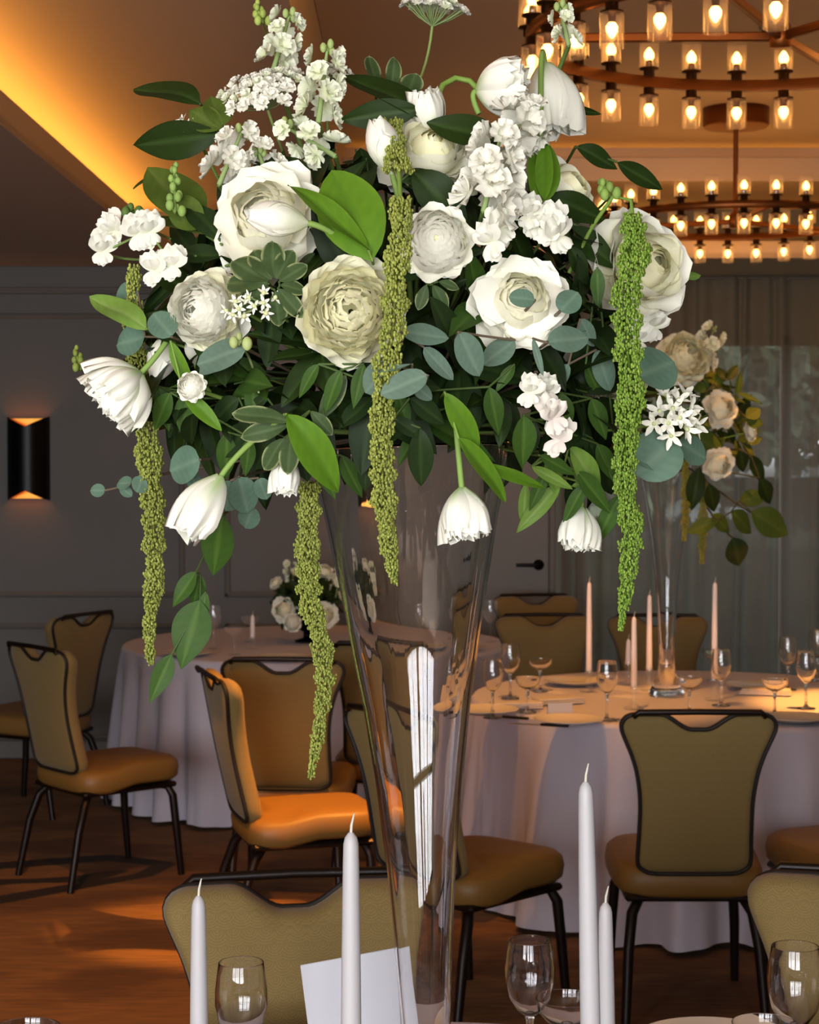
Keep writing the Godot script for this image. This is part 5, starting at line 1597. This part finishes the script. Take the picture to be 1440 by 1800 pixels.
func low_flowers() -> void:
	# a compact arrangement in a dark bowl on the left table
	var c := T(540, 1128)
	var bowl := thing("dark_bowl", "dark footed bowl holding the low flowers on the left table", "bowl", c)
	part(bowl, "dish", lathe_mesh("dark_bowl", vec([0.0, 0.0, 0.06, 0.0, 0.062, 0.008, 0.02, 0.02, 0.018, 0.05, 0.08, 0.08, 0.12, 0.13, 0.116, 0.132, 0.076, 0.086, 0.0, 0.06]), 32), M.black_metal)
	heart = c + Vector3(0, 0.1, 0)
	for k in 18:
		var a := k * 2.39996
		var h := 1.0 - 1.3 * (k + 0.5) / 18.0
		var r := sqrt(maxf(0.0, 1.0 - h * h))
		var dir := Vector3(r * cos(a), h, r * sin(a))
		var o := thing("filler_sprig", "nearly black leafy sprig among the low flowers on the left table", "foliage", heart + Vector3(0, 0.08, 0) + dir * Vector3(0.11, 0.1, 0.11), 0.0, "filler sprigs in the low arrangement")
		for j in 5:
			var side := toward(dir) * Vector3(cos(j * 2.4), 0.7, sin(j * 2.4))
			part(o, "leaf", cache["deep%d" % (j % 2)], M.leaf, Transform3D(toward(side, 0.0, Vector3(dir.x, 0.8, 1)).scaled(Vector3.ONE * 0.1), Vector3.ZERO))
	var f := func(x: float, y: float, off: float) -> Vector3: return P(x, y, -c.z + off)
	rose(f.call(495, 1072, -0.14), Vector3(-0.4, 0.1, 1), 0.055, "white rose at the left of the low flowers", true)
	ranunculus(f.call(513, 1095, -0.18), Vector3(-0.1, 0, 1), 0.036, "round white ranunculus at the front of the low flowers")
	rose(f.call(573, 1082, -0.15), Vector3(0.2, 0.1, 1), 0.055, "white rose at the right of the low flowers", true)
	rose(f.call(482, 1022, 0.0), Vector3(-0.6, 0.6, 0.6), 0.03, "small peach bloom rising left over the low flowers", true)
	rose(f.call(572, 1000, 0.0), Vector3(0.3, 0.8, 0.6), 0.04, "small peach bloom rising right over the low flowers", true)
	stock(f.call(520, 1030, 0.02), f.call(508, 990, 0.04), 7, 0.04, "pale stock spike rising over the low flowers", "greenstock")
	stock(f.call(590, 1050, 0.0), f.call(600, 1000, 0.04), 7, 0.04, "pale stock spike behind the vase's left edge", "greenstock")

func outdoors() -> void:
	struct("ground", boxgeo(Vector3(-30, -0.5, -70), Vector3(40, -0.25, ALCOVE - 0.3)), M.grass, "lawn beyond the windows")
	struct("ground_front", boxgeo(Vector3(-30, -0.5, FRONT + 0.3), Vector3(40, -0.25, 50)), M.grass, "lawn behind the camera")
	var h := thing("clipped_hedge", "dark clipped hedge outside the curtained window", "hedge", Vector3(4.5, -0.25, -15))
	var rnd := RandomNumberGenerator.new()
	rnd.seed = 5
	var g := Geo.new()
	g.box(Vector3(12, 1.3, 0.9), Vector3(0, 0.65, 0), 0.1)
	part(h, "body", g.mesh(), M.hedge_leaf)
	var mm := MultiMesh.new()
	mm.transform_format = MultiMesh.TRANSFORM_3D
	mm.mesh = cache["ruscus0"]
	mm.instance_count = 2500
	for k in 2500:
		var p := Vector3(rnd.randf_range(-6, 6), rnd.randf_range(0.1, 1.36), rnd.randf_range(0.38, 0.5))
		if k % 3 == 0:
			p = Vector3(p.x, 1.32, rnd.randf_range(-0.45, 0.45))
		mm.set_instance_transform(k, Transform3D(toward(Vector3(rnd.randf() - 0.5, rnd.randf() - 0.2, rnd.randf() * 0.7)).scaled(Vector3.ONE * 0.13), p))
	var mi := MultiMeshInstance3D.new()
	mi.name = "leaves"
	mi.multimesh = mm
	mi.material_override = M.hedge_leaf
	mi.set_meta("kind", "stuff")
	h.add_child(mi)
	var h2 := thing("clipped_hedge", "farther clipped hedge outside, at the right of the curtained window", "hedge", Vector3(6.6, -0.25, -22))
	g = Geo.new()
	g.box(Vector3(6.6, 1.66, 0.9), Vector3(0, 0.83, 0), 0.1)
	part(h2, "body", g.mesh(), M.hedge_leaf)
	for q in [[5.24, -26.0, 0.3, 1.98, "pale garden post beyond the farther hedge, the left of two"], [5.62, -26.0, 0.34, 1.92, "pale garden post beyond the farther hedge, the right of two"], [2.80, -18.0, 0.30, 1.46, "pale low garden pier showing through the curtain, the widest"], [2.50, -18.0, 0.16, 1.42, "pale low garden pier showing through the curtain, the leftmost"], [3.13, -18.0, 0.16, 1.42, "pale low garden pier showing through the curtain, the rightmost"]]:
		var w := thing("garden_pier", q[4], "post", Vector3(q[0], -0.25, q[1]))
		part(w, "shaft", boxgeo(Vector3(-q[2] * 0.5, 0, -0.12), Vector3(q[2] * 0.5, q[3] - 0.05, 0.12), 0.01).mesh(), M.white_render)
		part(w, "coping", boxgeo(Vector3(-q[2] * 0.54, q[3] - 0.05, -0.14), Vector3(q[2] * 0.54, q[3], 0.14), 0.01).mesh(), M.white_render)
	var spots := [[2.0, -18.0, 6.5, "tree outside, at the left of the curtained window"], [4.6, -20.5, 7.5, "tree outside in the middle of the curtained window"], [6.2, -18.5, 7.0, "tree outside at the right of the curtained window"], [1.0, -24.0, 8.0, "far tree outside behind the vase on the right table"], [3.2, -25.0, 9.0, "far tree outside between the left and middle ones"], [5.6, -24.5, 9.0, "far tree outside between the middle and right ones"], [8.2, -26.0, 10.0, "far tree outside at the frame's right edge"]]
	for s in spots:
		var t := thing("garden_tree", s[3], "tree", Vector3(s[0], -0.25, s[1]))
		g = Geo.new()
		var ht: float = s[2]
		g.tube([Vector3(0, 0, 0), Vector3(0.08, ht * 0.3, 0.05), Vector3(-0.05, ht * 0.55, 0), Vector3(0.06, ht * 0.9, 0)], [0.2, 0.15, 0.12, 0.05], 8)
		for k in 6:
			var a := k * 1.3
			g.tube([Vector3(0, ht * (0.35 + 0.06 * k), 0), Vector3(cos(a) * 1.0, ht * (0.45 + 0.07 * k), sin(a) * 0.9), Vector3(cos(a) * 1.9, ht * (0.5 + 0.075 * k), sin(a) * 1.6)], [0.07, 0.05, 0.02], 6)
		part(t, "trunk", g.mesh(), M.bark)
		mm = MultiMesh.new()
		mm.transform_format = MultiMesh.TRANSFORM_3D
		mm.mesh = cache["olive0"]
		mm.instance_count = 8000
		for k in 8000:
			var dir := Vector3(rnd.randfn(), rnd.randfn(), rnd.randfn()).normalized() * pow(rnd.randf(), 0.36)
			var p := Vector3(dir.x * 2.3, ht * 0.49 + dir.y * ht * 0.26, dir.z * 2.0)
			mm.set_instance_transform(k, Transform3D(toward(Vector3(rnd.randf() - 0.5, rnd.randf() - 0.8, rnd.randf() - 0.3), rnd.randf() * 3.0).scaled(Vector3.ONE * rnd.randf_range(0.16, 0.26)), p))
		mi = MultiMeshInstance3D.new()
		mi.name = "leaves"
		mi.multimesh = mm
		mi.material_override = M.tree_leaf
		mi.set_meta("kind", "stuff")
		t.add_child(mi)

func _ready() -> void:
	rng.seed = 20
	materials()
	camera_and_light()
	room()
	for k in 3:
		led_run("cove_light_strip", "warm light strip hidden behind the left soffit ledge, %s stretch" % ["near", "middle", "far"][k], Vector3(-1.5, 2.75, 2.4 - 4.2 * k), Vector3(-1.5, 2.75, -1.79 - 4.2 * k), 2.25)
	led_run("cove_light_strip", "warm light strip hidden behind the ledge above the curtains", Vector3(0.4, 2.75, -10.9), Vector3(RIGHT - 0.1, 2.75, -10.9), 0.38)
	led_run("cove_light_strip", "warm light strip hidden at the far end of the raised ceiling tray", Vector3(-0.3, 3.155, -10.16), Vector3(RIGHT - 0.1, 3.155, -10.16), 0.32)
	curtain("sheer grey-brown curtain hanging right of the door, left panel", 0.82, 2.35, 3)
	curtain("sheer grey-brown curtain at the far right, right panel", 2.3, 4.9, 9)
	sconce(Vector3(P(50, 806, 10.29).x, P(50, 806, 10.29).y, BACK + 0.004), "black half-round wall sconce with gold lining glowing above and below, at the far left")
	sconce(Vector3(P(607, 826, 10.29).x, P(607, 826, 10.29).y, BACK + 0.004), "black half-round wall sconce mostly hidden behind the bouquet and vase")
	chandelier(Vector3(1.02, EYE + 1.15, -5.2), 3.33, "ring chandelier of small glass lamps, the near one at upper right", [178, 60, -60, 245], 0.69)
	chandelier(Vector3(P(1293, 390, 9.05).x, EYE + 1.12, -9.05), 3.33, "ring chandelier of small glass lamps, the far one hanging lower in the picture", [35, 155, 275], 0.64)
	var dc := P(1359, 38, 7.3)
	var o := thing("dome_camera", "small black dome fixed to the ceiling between the chandelier lamps", "dome camera", Vector3(dc.x, 3.33, dc.z))
	var g := Geo.new()
	g.blob(Vector3(0, -0.015, 0), Vector3(0.045, 0.04, 0.045), 16, 10)
	part(o, "dome", g.mesh(), M.black_metal)
	g = Geo.new()
	g.lathe(vec([0.0, -0.02, 0.052, -0.02, 0.055, 0.0, 0.0, 0.0]), 20)
	part(o, "mount", g.mesh(), M.trim_paint)
	petal_library()
	outdoors()
	chairs()
	tables()
	bouquet()
	far_bouquet()
	low_flowers()
